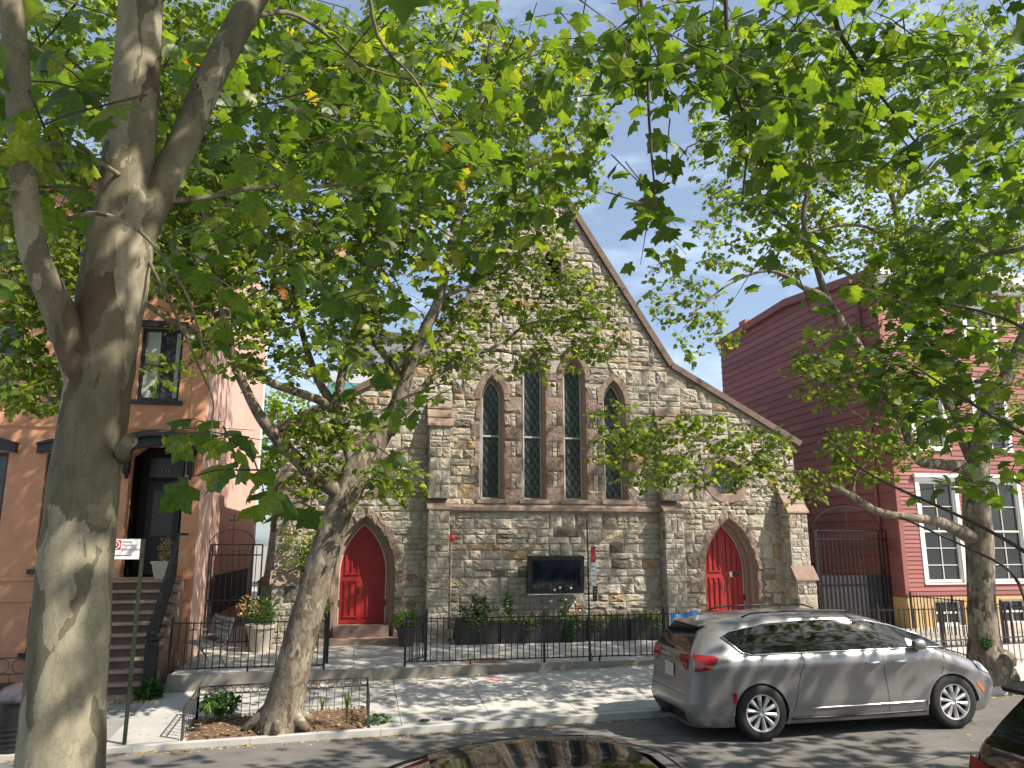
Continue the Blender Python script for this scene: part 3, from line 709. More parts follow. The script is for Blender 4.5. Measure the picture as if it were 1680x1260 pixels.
# entrances
for di, dx in enumerate(DOORS):
    zb = .79
    # stepped arch mouldings going inwards
    fp = [(.80, .80, 1.42, WY-.03, 'a'), (.76, .66, 1.28, WY+.02, 'b')]
    L0 = arch(dx, .756, 2.0, 1.376, TERR, 10); L1 = arch(dx, .66, 2.0, 1.30, TERR, 10); L2 = arch(dx, .58, 2.0, 1.22, TERR, 10)
    k = len(L0); rv = MB()
    rings = [[(p[0], WY-.03, p[1]) for p in L0], [(p[0], WY+.16, p[1]) for p in L0], [(p[0], WY+.16, p[1]) for p in L1], [(p[0], WY+.34, p[1]) for p in L1], [(p[0], WY+.34, p[1]) for p in L2], [(p[0], WY+.56, p[1]) for p in L2]]
    vs = sum(rings, []); rv.add(vs, [(r_*k+i, r_*k+i+1, (r_+1)*k+i+1, (r_+1)*k+i) for r_ in range(5) for i in range(k-1)], .45)
    dr = rv.build('door_surround', BROWN, church)
    voussoirs(dx, .76, 1.38, .99, 1.66, 2.0, .02, 5, BROWNR, WY, .035)
    z = TERR; r = 0
    while z < 1.95:
        H = rnd.uniform(.3, .42); H = H if z+H < 1.8 else 2.0-z
        for sg in (-1, 1):
            e = .99+(.26 if (r+(sg > 0)) % 2 else .0)+rnd.uniform(0, .08)
            a, b = sorted((dx+sg*.76, dx+sg*e)); m1 = MB(); rock(m1, [(a, z), (b, z), (b, z+H), (a, z+H)], FRONT(WY), .025, .024, rnd, rnd.random(), .003); m1.build('jamb_stone', BROWNR, church)
        z += H; r += 1
    # threshold and steps
    m1 = MB(); m1.box(dx-.66, dx+.66, WY+.0, WY+.58, TERR, zb-.01, tint=.2); m1.build('threshold', BROWN, church)
    m1 = MB(); m1.box(dx-1.0, dx+1.02, WY-.42, WY+.02, TERR-.02, TERR+.15, tint=.8); m1.build('step', BROWN, church)
    # door leaves
    th = .06; yf = WY+.46
    door = MB(); door.strip(arch(dx, .555, 2.0, 1.185, zb, 12), arch(dx, .585, 2.0, 1.225, zb, 12), FRONT(yf), -.03, .03); door = door.build('door', mat('door_edge', (.62, .55, .5), .6), church)
    full = arch(dx, .56, 2.0, 1.19, zb+.005, 12)
    for sg in (-1, 1):
        E_ = clip(full, -sg, 0, sg*(dx+sg*.004)); m1 = MB(); m1.prism(E_, FRONT(yf+.03), 0, .0+th)
        leaf = m1.build('door_leaf', RED, door)
        # panels: raised vertical mouldings
        for (z0, z1_) in ((.98, 1.80), (2.0, 2.95)):
            xa, xb = sorted((dx+sg*.08, dx+sg*.46)); R = (1.19**2+.56**2)/(2*.56)
            pm = MB()
            def topz(X): 
                u_ = abs(X-dx)+.06+(R-.56)
                return min(z1_, 2.0+sqrt(max(0, R*R-u_*u_))-.05)
            for q in range(3):
                X = xa+.04+(xb-xa-.08)*q/2; zt_ = topz(X)
                pm.box(X-.03, X+.03, yf-.058, yf-.03, z0, zt_-.0); pm.box(X-.012, X+.012, yf-.066, yf-.057, z0+.02, zt_-.03)
            pm.box(xa, xb, yf-.062, yf-.03, z0-.035, z0)
            if z1_ < 2: pm.box(xa, xb, yf-.062, yf-.03, z1_, z1_+.03)
            pm.build('door_panel', RED, door)
        hd = MB(); hx = dx+sg*.09
        hd.box(hx-.03, hx+.03, yf-.045, yf-.03, 1.42, 1.78); hd.tube([(hx, yf-.04, 1.5), (hx, yf-.09, 1.53), (hx, yf-.09, 1.67), (hx, yf-.04, 1.70)], .011, 6)
        hd.build('handle', mat('aged_brass', (.16, .11, .06), .45, .7), door)
        for zz in (1.2, 2.25):
            hg = MB(); hg.box(*sorted((dx+sg*.555, dx+sg*.60)), yf-.05, yf-.01, zz, zz+.16); hg.build('hinge', BLACKI, door)
    if di == 1:
        lk = MB(); lk.box(dx+.16, dx+.235, yf-.06, yf-.03, 1.83, 1.97); lk.build('door_notice', SIGNW, door)
        lk = MB(); lk.lathe([(0, 0), (.07, 0), (.07, .03), (0, .03)], 16, Matrix.Translation((dx+.36, yf-.03, 1.9)) @ Matrix.Rotation(pi/2, 4, 'X')); lk.build('door_plate', BLACKI, door)
    core2 = MB(); core2.box(dx-.9, dx+.9, WY+.56, WY+.7, .3, 3.4); core2.build('door_backing', MORTAR, church)
# ground level slab line (water table) at base of facade
# security light / camera on right corner
sc_ = thing('security_camera', 'small white security camera under the right eave of the stone church', 'camera', (11.85, WY-.05, 4.95))
m1 = MB(); m1.box(-.04, .04, -.04, .05, -.02, .06); m1.build('bracket', WHITE, sc_)
m1 = MB(); m1.lathe([(0, -.09), (.04, -.09), (.045, .06), (.03, .08), (0, .08)], 12, Matrix.Translation((0, -.1, -.02)) @ Matrix.Rotation(radians(70), 4, 'X')); m1.build('housing', WHITE, sc_, True)

# outdoor screen
tv = thing('outdoor_screen', 'large black outdoor screen tilted down on the stone wall below the lancets', 'screen', (5.04, 19.55, 1.5))
tv.rotation_euler = (radians(-6)*-1, 0, 0)
m1 = MB(); m1.box(-.73, .73, -.16, .0, 0, .93); m1.build('casing', BLKPL, tv)
m1 = MB(); m1.box(-.62, .62, -.166, -.158, .1, .83); m1.build('display', mat('screen_glass', (.006, .012, .02), .06, spec=.6), tv)
m1 = MB(); m1.box(-.73, .73, -.172, -.150, -.02, .005); m1.build('lower_trim', ALLOY, tv)
m1 = MB(); m1.box(-.25, .25, -.0, .2, .2, .7); m1.build('wall_bracket', BLACKI, tv)
m1 = MB()
m1.tube([(-.05, .0, 0), (-.05, .05, -.3), (-.02, .08, -.9), (.1, .1, -1.1)], .008, 5); m1.tube([(.05, .0, 0), (.08, .05, -.4), (.06, .09, -1.0)], .008, 5); m1.build('cable', WHITE, tv)
# alarm bell and pipe
al = thing('alarm_bell', 'round red alarm bell on the stone wall above the white pipe', 'alarm bell', (2.42, WY-.04, 2.87))
m1 = MB(); m1.lathe([(0, 0), (.085, 0), (.09, .03), (.06, .06), (0, .07)], 20, Matrix.Rotation(pi/2, 4, 'X')); m1.build('gong', mat('alarm_red', (.62, .05, .04), .4), al, True)
m1 = MB(); m1.box(-.04, .04, 0, .05, -.05, .05); m1.build('back_box', mat('alarm_red', (.5, .05, .04)), al)
pp = thing('drain_pipe', 'thin pale pipe running down beside the left pilaster of the church', 'pipe', (2.40, WY-.05, 0))
m1 = MB(); m1.tube([(0, 0, TERR+.25), (0, 0, 2.8)], .022, 8); m1.build('pipe', mat('pipe_paint', (.45, .40, .34), .6), pp)
m1 = MB(); m1.box(-.06, .07, -.08, .02, TERR+.1, TERR+.3); m1.build('valve_box', WHITE, pp)

# ------------------------------------------------------------------ sash window for the two houses
def sash(x0, x1, z0, z1, y, frame_m, parent, cols=2, rows=(2, 2), fw=.05, casing=0, head=0, curtain=False, dep=.1, sill=0, sill_m=None, name='window'):
    g = MB(); g.box(x0, x1, y+dep, y+dep+.02, z0, z1); wn = g.build(name, WING, parent)
    f_ = MB()
    for a, b in ((x0, x0+fw), (x1-fw, x1)): f_.box(a, b, y+dep-.07, y+dep-.002, z0, z1)
    f_.box(x0+fw, x1-fw, y+dep-.07, y+dep-.002, z1-fw, z1); f_.box(x0+fw, x1-fw, y+dep-.07, y+dep-.002, z0, z0+fw*1.3)
    zm = (z0+z1)/2; f_.box(x0+fw, x1-fw, y+dep-.055, y+dep-.002, zm-.025, zm+.025); f_.build('window_frame', frame_m, wn)
    mu = MB()
    for (za, zb, r_) in ((z0, zm, rows[0]), (zm, z1, rows[1])):
        for k in range(1, r_): mu.box(x0+fw, x1-fw, y+dep-.03, y+dep-.001, za+(zb-za)*k/r_-.009, za+(zb-za)*k/r_+.009)
    for k in range(1, cols): mu.box(x0+(x1-x0)*k/cols-.009, x0+(x1-x0)*k/cols+.009, y+dep-.032, y+dep-.003, z0+fw, z1-fw)
    if len(mu.v): mu.build('glazing_bar', frame_m, wn)
    if casing:
        c = MB(); pr = .035
        for a, b in ((x0-casing, x0), (x1, x1+casing)): c.box(a, b, y-pr, y+dep, z0-.02, z1)
        c.box(x0-casing, x1+casing, y-pr, y+dep, z1, z1+casing); c.box(x0-casing, x1+casing, y-pr-.02, y+dep, z0-.06, z0-.02)
        if head: c.box(x0-casing-.05, x1+casing+.05, y-.12, y, z1+casing, z1+casing+head)
        c.build('window_casing', frame_m, wn)
    if sill: 
        c = MB(); c.box(x0-.1, x1+.1, y-.09, y+dep, z0-sill, z0-.001); c.build('sill', sill_m or frame_m, wn)
    if curtain:
        c = MB(); n = 14
        for (a, b) in ((x0+.06, x0+(x1-x0)*.42), (x1-.16, x1-.05)):
            vs = []
            for i in range(n+1):
                X = a+(b-a)*i/n; vs += [(X, y+dep-.0045+.0*i, z0+.06), (X, y+dep-.0045, z1-.06)]
            c.add(vs, [(2*i, 2*i+1, 2*i+3, 2*i+2) for i in range(n)])
        c.build('curtain', CURTAIN, wn)
    return wn

# ------------------------------------------------------------------ left house: orange stucco row house with stoop
LX, LY = -3.34, 18.0
lh = thing('row_house', 'orange stucco row house with black trim, tall windows and a high brown stoop', 'house', (0, 0, 0))
win = []   # (x0,x1,z0,z1)
for k in range(4):
    c = -4.40-1.63*k
    win += [(c-.44, c+.44, 5.82, 7.50), (c-.44, c+.44, 8.9, 10.4)]
    if k: win.append((c-.45, c+.45, 2.2, 4.62))
    if k: win.append((c-.42, c+.42, .55, 1.45))
DOX = (-4.82, -3.68, 2.03, 4.72)
hl = [[(a, c), (b, c), (b, d), (a, d)] for a, b, c, d in win]
hl.append([(DOX[0], DOX[2]), (DOX[1], DOX[2]), (DOX[1], 4.6), ((DOX[0]+DOX[1])/2+.3, 4.83), ((DOX[0]+DOX[1])/2-.3, 4.83), (DOX[0], 4.6)])
plate('front_wall', [(-12, -.5), (LX, -.5), (LX, 11.2), (-12, 11.2)], hl, LY, LY+.35, ORANGE, lh)
m1 = MB(); m1.box(LX-.3, LX-.001, LY+.351, 27.8, -.5, 11.2); m1.box(LX-.012, LX+.006, LY+.0005, LY+.35, -.5, 11.2); m1.build('party_wall', PINK, lh)
m1 = MB(); m1.box(LX-.3, LX+.004, 27.801, 28.3, -.5, 11.2); m1.build('rear_pier', mat('pale_render', (.72, .70, .66), .9), lh)
m1 = MB(); m1.box(-12, LX-.3, 27.8, 28.1, -.5, 11.2); m1.box(-12, LX, LY+.3, 28.2, 11.1, 11.3); m1.box(-12.1, -12, LY, 28, -.5, 11.2); m1.build('roof', ROOF, lh)
for (z0, z1, pr) in ((1.56, 1.60, .035), (1.98, 2.06, .05), (5.18, 5.25, .04), (7.98, 8.04, .03), (10.9, 11.3, .35)):
    for a, b in ([(-12, DOX[0]-.25), (DOX[1]+.12, LX)] if z1 < 3 else [(-12, LX)]):
        m1 = MB(); m1.box(a, b, LY-pr, LY+.01, z0, z1); m1.build('string_course', ORANGE if z1 < 9 else DARKTRIM, lh)
m1 = MB(); m1.box(LX-.34, LX+.0, LY-.03, LY+.0, 2.06, 10.9); m1.build('corner_pilaster', ORANGE, lh)
for (a, b, c, d) in win:
    big = c > 2 and c < 3
    sash(a+.01, b-.01, c+.01, d-.01, LY, DARKTRIM, lh, cols=2, rows=(1, 1), fw=.06, dep=.16, sill=.1, curtain=c > 5 and c < 6)
    if big:
        m1 = MB(); n_ = 12; A = []; B = []
        for i in range(n_+1):
            t = i/n_; X = a-.16+(b-a+.32)*t; bow = sin(pi*t)*.12; A.append((X, d-.02+bow*.6)); B.append((X, d+.14+bow))
        m1.strip(A, B, FRONT(LY), 0, .16); m1.strip([(p[0], p[1]+.0) for p in B], [(p[0], p[1]+.06) for p in B], FRONT(LY), 0, .22); m1.build('window_hood', DARKTRIM, lh)
    elif c > 5:
        m1 = MB(); m1.box(a-.1, b+.1, LY-.1, LY, d, d+.14); m1.build('lintel', DARKTRIM, lh)
# door case
m1 = MB(); cxd = (DOX[0]+DOX[1])/2
m1.box(DOX[0]+.02, DOX[1]-.02, LY+.85, LY+.9, 2.0, 4.9); m1.box(DOX[0]-.05, DOX[0], LY+.3, LY+.9, 2, 4.9); m1.box(DOX[1], DOX[1]+.05, LY+.3, LY+.9, 2, 4.9); m1.box(DOX[0]-.05, DOX[1]+.05, LY+.3, LY+.9, 4.84, 4.9); m1.box(DOX[0], DOX[1], LY+.1, LY+.9, 1.8, 2.03)
en = m1.build('entrance', mat('entrance_black', (.004, .004, .005), .7), lh)
m1 = MB(); m1.box(cxd-.36, cxd+.36, LY+.80, LY+.84, 2.05, 4.1); m1.build('front_door', mat('black_door', (.004, .004, .005), .5), en)
m1 = MB(); m1.box(cxd-.22, cxd+.22, LY+.79, LY+.80, 2.9, 3.9); m1.build('door_glass', mat('dim_glass', (.01, .011, .012), .3), en)
m1 = MB(); m1.box(cxd-.36, cxd+.36, LY+.81, LY+.84, 4.2, 4.65); m1.build('fanlight', mat('dim_glass', (.01, .011, .012), .3), en)
text('house_number', '176', .16, TXT(cxd-.13, LY+.78, 4.3), mat('gold_leaf', (.30, .24, .13), .5), en)
m1 = MB(); n_ = 16; A = []; B = []; B2 = []
for i in range(n_+1):
    t = i/n_; X = DOX[0]-.16+(DOX[1]-DOX[0]+.38)*t; bow = sin(pi*t)**.8*.17
    A.append((X, 4.62+(bow*1.2 if DOX[0] < X < DOX[1] else 0))); B.append((X, 4.84+bow)); B2.append((X, 4.97+bow))
m1.strip(A, B, FRONT(LY), 0, .12); m1.strip(B, B2, FRONT(LY), 0, .34); m1.build('door_hood', DARKTRIM, lh)
for bx in (DOX[0]-.12, DOX[1]+.04):
    m1 = MB(); m1.box(bx, bx+.15, LY-.26, LY, 4.60, 4.84)
    for q in range(5): m1.box(bx+.01+q*.028, bx+.027+q*.028, LY-.22+.02, LY, 4.2, 4.62)
    m1.tube([(bx+.075, LY-.2, 4.6), (bx+.075, LY-.13, 4.35), (bx+.075, LY-.03, 4.1)], [.07, .06, .03], 8); m1.build('bracket', DARKTRIM, lh)
# stoop
st = thing('stoop', 'brown stone stoop of ten steps climbing to the black entrance of the orange house', 'steps', (0, 0, 0))
SX0, SX1 = -5.45, -3.50; n_ = 10; zg = -.02; ztop = 2.0; y_top = 17.45; run = .20
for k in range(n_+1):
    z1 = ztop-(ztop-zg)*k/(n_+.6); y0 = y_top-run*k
    m1 = MB(); m1.box(SX0+.12, SX1-.13+.0, y0-run*.0, LY-.001 if k == 0 else y0+run, z1-.19, z1-.05, tint=.05)  # risers tinted dark, treads light: shade and sun painted into the stone colour
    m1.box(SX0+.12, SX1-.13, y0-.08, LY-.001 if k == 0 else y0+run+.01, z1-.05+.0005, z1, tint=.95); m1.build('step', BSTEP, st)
for (a, b) in ((SX0, SX0+.119), (SX1-.129, SX1)):
    m1 = MB()
    m1.prism([(y_top+.55, -.3), (y_top+.55, ztop-.05), (y_top, ztop-.07), (y_top-run*n_, zg+.02), (y_top-run*n_, -.3)], fr((a, 0, 0), (0, 1, 0), (0, 0, 1), (1, 0, 0)), 0, b-a); m1.build('string_wall', BSTEP, st)
    for k in range(n_+1):
        m1 = MB(); z1 = ztop-(ztop-zg)*k/(n_+.6); y0 = y_top-run*k; m1.box(a-.03 if a < -5 else a+.0, b+.06, y0-.04, y0+run-.06, z1-.05, z1+.004); m1.build('nosing', BSTEP, st)
# iron newel and handrail
nw = thing('iron_newel', 'fluted black cast iron newel post at the foot of the brown stoop', 'post', (-3.47, 15.55, 0))
m1 = MB(); m1.lathe([(0, .0), (.14, .0), (.14, .10), (.11, .16), (.085, .22), (.085, .92), (.10, .95), (.075, 1.0), (.12, 1.03), (.13, 1.08), (.06, 1.12), (.045, 1.2), (.07, 1.24), (.04, 1.3), (0, 1.31)], 16); m1.build('post', BLACKI, nw, True, auto=40)
m1 = MB()
for q in range(12):
    a = 2*pi*q/12; m1.bar((.088*cos(a), .088*sin(a), .26), (.088*cos(a), .088*sin(a), .9), .018)
m1.build('flute', BLACKI, nw)
hr = thing('iron_handrail', 'black iron handrail rising up the right side of the brown stoop', 'handrail', (0, 0, 0))
rx = -3.60; P0 = Vector((rx, 15.62, 1.05)); P1 = Vector((rx, 17.50, 2.92))
m1 = MB(); m1.bar(P0, P1, .06, .05); m1.bar(P1, P1+Vector((.12, .25, 0)), .06, .05); m1.build('rail', mat('rail_sheen', (.03, .034, .045), .3, .2), hr)
m1 = MB(); m1.bar(P0-Vector((0, 0, .86)), P1-Vector((0, 0, .82)), .03, .03); m1.build('lower_rail', BLACKI, hr)
for k in range(20):
    t = (k+.5)/20; p = P0.lerp(P1, t); m1 = MB(); m1.bar(p-Vector((0, 0, .85)), p, .016); m1.build('baluster', BLACKI, hr)
m1 = MB(); m1.bar(P0-Vector((0, .02, 1.0)), P0+Vector((0, -.02, .03)), .04); m1.build('end_post', BLACKI, hr); m1 = MB(); m1.bar(P1-Vector((0, 0, .95)), P1, .035); m1.build('end_post', BLACKI, hr)

# ------------------------------------------------------------------ right house: red clapboard
RX, RY = 14.95, 19.3
rh = thing('clapboard_house', 'tall dark red clapboard house with white sash windows on a yellow base', 'house', (0, 0, 0))
rw = []
for k in range(4):
    c = 16.25+k*2.12
    rw += [(c-.58, c+.58, 1.66, 4.46, 2, (3, 2)), (c-.50, c+.50, 5.4, 7.3, 2, (2, 2)), (c-.46, c+.46, 8.45, 9.8, 2, (2, 2)), (c-.45, c+.45, .50, 1.18, 2, (1, 1))]
hl = [[(a, c), (b, c), (b, d), (a, d)] for a, b, c, d, _, _ in rw]
plate('front_wall', [(RX, .0), (26, .0), (26, 10.7), (RX, 10.7)], hl, RY, RY+.3, SIDING, rh)
side = [(RY+.301, 0), (29.3, 0), (29.3, 11.05), (24, 11.2), (RY+.301, 10.65)]
m1 = MB(); m1.prism(side, fr((RX, 0, 0), (0, 1, 0), (0, 0, 1), (-1, 0, 0)), -.25, 0); m1.build('side_wall', SIDING, rh)
m1 = MB(); m1.box(RX-.03, 26, RY-.03, RY+.0, .3, 1.27)
# cut: base front built as pieces between openings
m1 = MB(); xs_ = [RX-.03]
for k in range(4): xs_ += [16.25+k*2.12-.45, 16.25+k*2.12+.45]
xs_.append(26)
for i in range(0, len(xs_), 2): m1.box(xs_[i], xs_[i+1], RY-.03, RY-.001, .0, 1.27)
for k in range(4): c = 16.25+k*2.12; m1.box(c-.45, c+.45, RY-.03, RY-.001, 0, .5); m1.box(c-.45, c+.45, RY-.03, RY-.001, 1.18, 1.27)
m1.box(RX-.03, RX-.001, RY, 21.4, 0, 1.27); m1.build('yellow_base', YELLOW, rh)
m1 = MB(); m1.box(RX-.03, RX-.001, 21.4, 29.3, 0, 1.27); m1.build('rear_base', CWALL, rh)
# clapboards
def board_front(z0, h, spans):
    for (a, b) in spans:
        if b-a < .03: continue
        m1 = MB(); vs = [(X, Y, Z) for X in (a, b) for (Y, Z) in ((RY-.001, z0), (RY-.026, z0), (RY-.006, z0+h), (RY-.001, z0+h))]
        m1.add(vs, [(0, 1, 2, 3), (7, 6, 5, 4), (0, 4, 5, 1), (1, 5, 6, 2), (2, 6, 7, 3)], random.random()); m1.build('clapboard', SIDING, rh)
z = 1.32; h = .118
while z < 10.4:
    if z > 5.2: h = .16
    spans = [(RX+.10, 26)]
    for (a, b, c, d, _, _) in rw:
        if c < 1.2: continue
        ca = .13; head = .13
        if z+h > c-.08 and z < d+ca+.02:
            ns = []
            for (s0, s1) in spans:
                if a-ca > s0: ns.append((s0, min(s1, a-ca)))
                if b+ca < s1: ns.append((max(s0, b+ca), s1))
            spans = ns
    if z > 5.2: spans = [(s0, s1) for s0, s1 in spans]
    board_front(z, h, spans); z += h
z = 1.30; h = .262
while z < 11.1:
    # side boards, cut in lengths
    y = RY+.06; yend = 29.3
    cuts = [y]
    while cuts[-1] < yend-2.5: cuts.append(cuts[-1]+random.uniform(2.2, 4.5))
    cuts[-1:] = [yend]
    for i in range(len(cuts)-1):
        P = [(cuts[i]+.003, z), (cuts[i+1]-.003, z), (cuts[i+1]-.003, z+h), (cuts[i]+.003, z+h)]
        P = clip(P, 0, 1, -11.12) if True else P
        P = clip(P, -.117, 1, -(10.58-.117*RY))
        if len(P) < 3: continue
        m1 = MB(); f_ = fr((RX, 0, 0), (0, 1, 0), (0, 0, 1), (-1, 0, 0))
        O, u, v, n = f_; k_ = len(P)
        A = [O+u*p[0]+v*p[1]+n*.001 for p in P]; B = [O+u*p[0]+v*p[1]+n*(.034-.026*(p[1]-z)/h) for p in P]
        m1.add(A+B, [tuple(range(k_, 2*k_))]+[(q, (q+1) % k_, k_+(q+1) % k_, k_+q) for q in range(k_)], random.random()); m1.build('clapboard', SIDING, rh)
    z += h
m1 = MB(); m1.box(RX-.045, RX+.09, RY-.04, RY+.0, 1.27, 10.6); m1.box(RX-.045, RX-.001, RY+.0, RY+.09, 1.27, 10.6); m1.build('corner_board', SIDING, rh)
m1 = MB(); m1.tube([(RX-.10, RY+.75, .6), (RX-.10, RY+.75, 10.3)], .05, 8); m1.build('downpipe', SIDING, rh, True)
m1 = MB(); f_ = fr((RX, 0, 0), (0, 1, 0), (0, 0, 1), (-1, 0, 0))
m1.prism([(24, 11.05), (29.45, 10.9), (29.45, 11.15), (24, 11.32)], f_, -.3, .16); m1.prism([(RY-.2, 10.50), (24, 11.05), (24, 11.32), (RY-.2, 10.77)], f_, -.3, .16); m1.build('rake_trim', SIDING, rh)
m1 = MB(); m1.box(RX-.15, 26, RY-.45, RY+.0, 10.45, 10.8); m1.box(RX-.05, 26, RY-.2, RY, 10.2, 10.45); m1.build('cornice', WHITE, rh)
m1 = MB(); m1.add([(RX, RY, 10.62), (26, RY, 10.62), (26, 24, 11.15), (RX, 24, 11.15), (RX, 29.3, 11.0), (26, 29.3, 11.0)], [(0, 1, 2, 3), (3, 2, 5, 4)]); m1.build('roof', ROOF, rh)
m1 = MB(); m1.box(RX+.2, RX+.55, 27.5, 28.0, 11, 11.6); m1.build('chimney', mat('chimney_brick', (.40, .15, .10), .9), rh)
for (a, b, c, d, cols, rows) in rw:
    if c < 1.2:
        sash(a+.01, b-.01, c+.01, d-.01, RY, WHITE, rh, cols=2, rows=(1, 1), fw=.05, dep=.14, sill=.07)
    else: sash(a+.005, b-.005, c+.005, d-.005, RY, WHITE, rh, cols=cols, rows=rows, fw=.055, casing=.12, head=.10, dep=.08, curtain=False)

# ------------------------------------------------------------------ iron fences and gates
PK = {}
def picket(x, y, z0, z1, parent, r=.009, tip=True, kindm=None):
    key = (round(z1-z0, 3), r)
    if key not in PK:
        m1 = MB(); H = z1-z0; m1.bar((0, 0, 0), (0, 0, H-.07), r*2)
        m1.add([(-r, -r, H-.07), (r, -r, H-.07), (r, r, H-.07), (-r, r, H-.07), (0, 0, H)], [(0, 1, 4), (1, 2, 4), (2, 3, 4), (3, 0, 4)])
        o = m1.build('picket', kindm or BLACKI, parent); PK[key] = o.data
    else: o = bpy.data.objects.new('picket', PK[key]); link(o, parent)
    o.location = (x, y, z0); return o
def picket_fence(label, p0, p1, z0, z1, posts, feet=(), sp=.125, group=None, name='iron_fence', cat='fence', caps=True):
    f_ = thing(name, label, cat, (0, 0, 0), group)
    a = Vector((p0[0], p0[1], 0)); b = Vector((p1[0], p1[1], 0)); L_ = (b-a).length; n = int(L_/sp)
    for zz, w_ in ((z1-.08, .022), (z0+.09, .022)):
        m1 = MB(); m1.bar(a+Vector((0, 0, zz)), b+Vector((0, 0, zz)), .012, w_); m1.build('rail', BLACKI, f_)
    for i in range(1, n):
        p = a.lerp(b, i/n); picket(p.x, p.y, z0+.07, z1, f_)
    for t in posts:
        p = a.lerp(b, t); m1 = MB(); m1.box(p.x-.022, p.x+.022, p.y-.022, p.y+.022, z0-.02, z1+.01)
        if caps: m1.lathe([(0, 0), (.02, .0), (.024, .025), (0, .05)], 8, c=(p.x, p.y, z1+.01))
        m1.build('post', BLACKI, f_)
    for t in feet:
        p = a.lerp(b, t); m1 = MB(); m1.box(p.x-.016, p.x+.016, p.y-.016, p.y+.016, z0-.02, z0+.11); m1.build('foot', BLACKI, f_)
    return f_
FY = 15.95
L_ = 14.9-1.08
picket_fence('long black iron picket fence on the terrace edge behind the van', (1.08, FY+.08), (14.9, FY), TERR, 1.34, [0, (3.9-1.08)/L_, (6.5-1.08)/L_, (9.2-1.08)/L_, (11.6-1.08)/L_, (13.2-1.08)/L_, 1], [(2.38-1.08)/L_, (5.07-1.08)/L_, (7.8-1.08)/L_, (10.4-1.08)/L_])
picket_fence('short black iron picket fence between the stoop and the leaning tree', (-3.27, FY+.05), (-.47, FY), TERR, 1.34, [0, 1], [.5])
picket_fence('narrow iron gate leaf swung open right of the leaning tree', (-.47, FY+.04), (-.43, FY+.75), TERR, 1.34, [1], sp=.11, group='open terrace gate leaves', name='iron_gate', cat='gate')
picket_fence('narrow iron gate leaf swung open beside the potted fern by the left pilaster', (1.10, FY+.10), (1.55, FY+.72), TERR, 1.34, [1], sp=.11, group='open terrace gate leaves', name='iron_gate', cat='gate')
picket_fence('black iron fence of the red house running back to its corner behind the van', (14.95, 16.1), (14.99, 19.2), TERR, 1.40, [0, .5, 1])
picket_fence('black iron fence in front of the red house beyond the right tree', (15.05, FY), (24, FY), TERR, 1.34, [0, .2, .4, .6, .8, 1])
for q, X in enumerate((13.9, 14.5)):
    pass
def alley_gate(x0, x1, y, label, ztop, cross, panel=0, cap=None):
    g = thing('alley_gate', label, 'gate', (0, 0, 0))
    for X in (x0, x0+.05, x1-.22, x1):
        m1 = MB(); m1.box(X-.016, X+.016, y-.016, y+.016, TERR, ztop); m1.build('post', BLACKI, g)
    for zz in (ztop, ztop-.24, (ztop+TERR)/2-.1, TERR+.14):
        m1 = MB(); m1.bar((x0, y, zz), (x1, y, zz), .016, .03); m1.build('rail', BLACKI, g)
    n = int((x1-x0)/.125)
    for i in range(1, n): picket(x0+(x1-x0)*i/n, y, TERR+.1, ztop-.08 if (x0+(x1-x0)*i/n) < x1-.2 else ztop, g, r=.008)
    cx = (x0+x1-.2)/2; a = (x1-x0-.2)/2; pts = [(cx+a*1.05*cos(t), y, ztop+.42*(x1-x0)/1.2*sin(t)*.85) for t in [pi*i/16 for i in range(17)]]
    m1 = MB(); m1.tube(pts, .011, 5); m1.build('arch_bar', BLACKI, g)
    for i in range(1, 16, 2):
        p = Vector(pts[i]); d = (p-Vector((cx, y, ztop-.2))).normalized(); m1 = MB(); m1.bar(p-d*.10, p+d*.10, .008); m1.build('ray', BLACKI, g)
    if cross:
        zt = ztop+.62; m1 = MB(); m1.bar((cx, y, ztop), (cx, y, zt+.05), .014); m1.bar((cx-.075, y, zt-.05), (cx+.075, y, zt-.05), .018)
        for dx_, dz_ in ((-.08, -.05), (.08, -.05), (0, .06)): m1.box(cx+dx_-.02, cx+dx_+.02, y-.012, y+.012, zt+dz_-.02, zt+dz_+.02)
        m1.build('cross', BLACKI, g)
    if panel:
        m1 = MB(); m1.box(x0+.02, x1-.02, y+.02, y+.03, TERR+.05, panel); m1.build('solid_panel', mat('gate_panel', (.035, .035, .042), .8, var=.3), g)
    return g
alley_gate(-3.30, -2.12, 19.55, 'tall iron gate with arched top and small cross between the orange house and the church', 2.70, True)
alley_gate(12.62, 14.86, 19.8, 'wide tall iron gate with arched top and dark lower panel between church and red house', 3.08, True, 1.85)
# dark hoarding in the left alley and shed behind the right gate
hb = thing('alley_hoarding', 'dark board leaning along the pink wall behind the left alley gate', 'board', (0, 0, 0))
m1 = MB(); m1.box(LX+.012, LX+.06, 20.2, 26.5, 1.0, 1.95); m1.build('board', mat('dark_board', (.045, .045, .05), .8), hb)
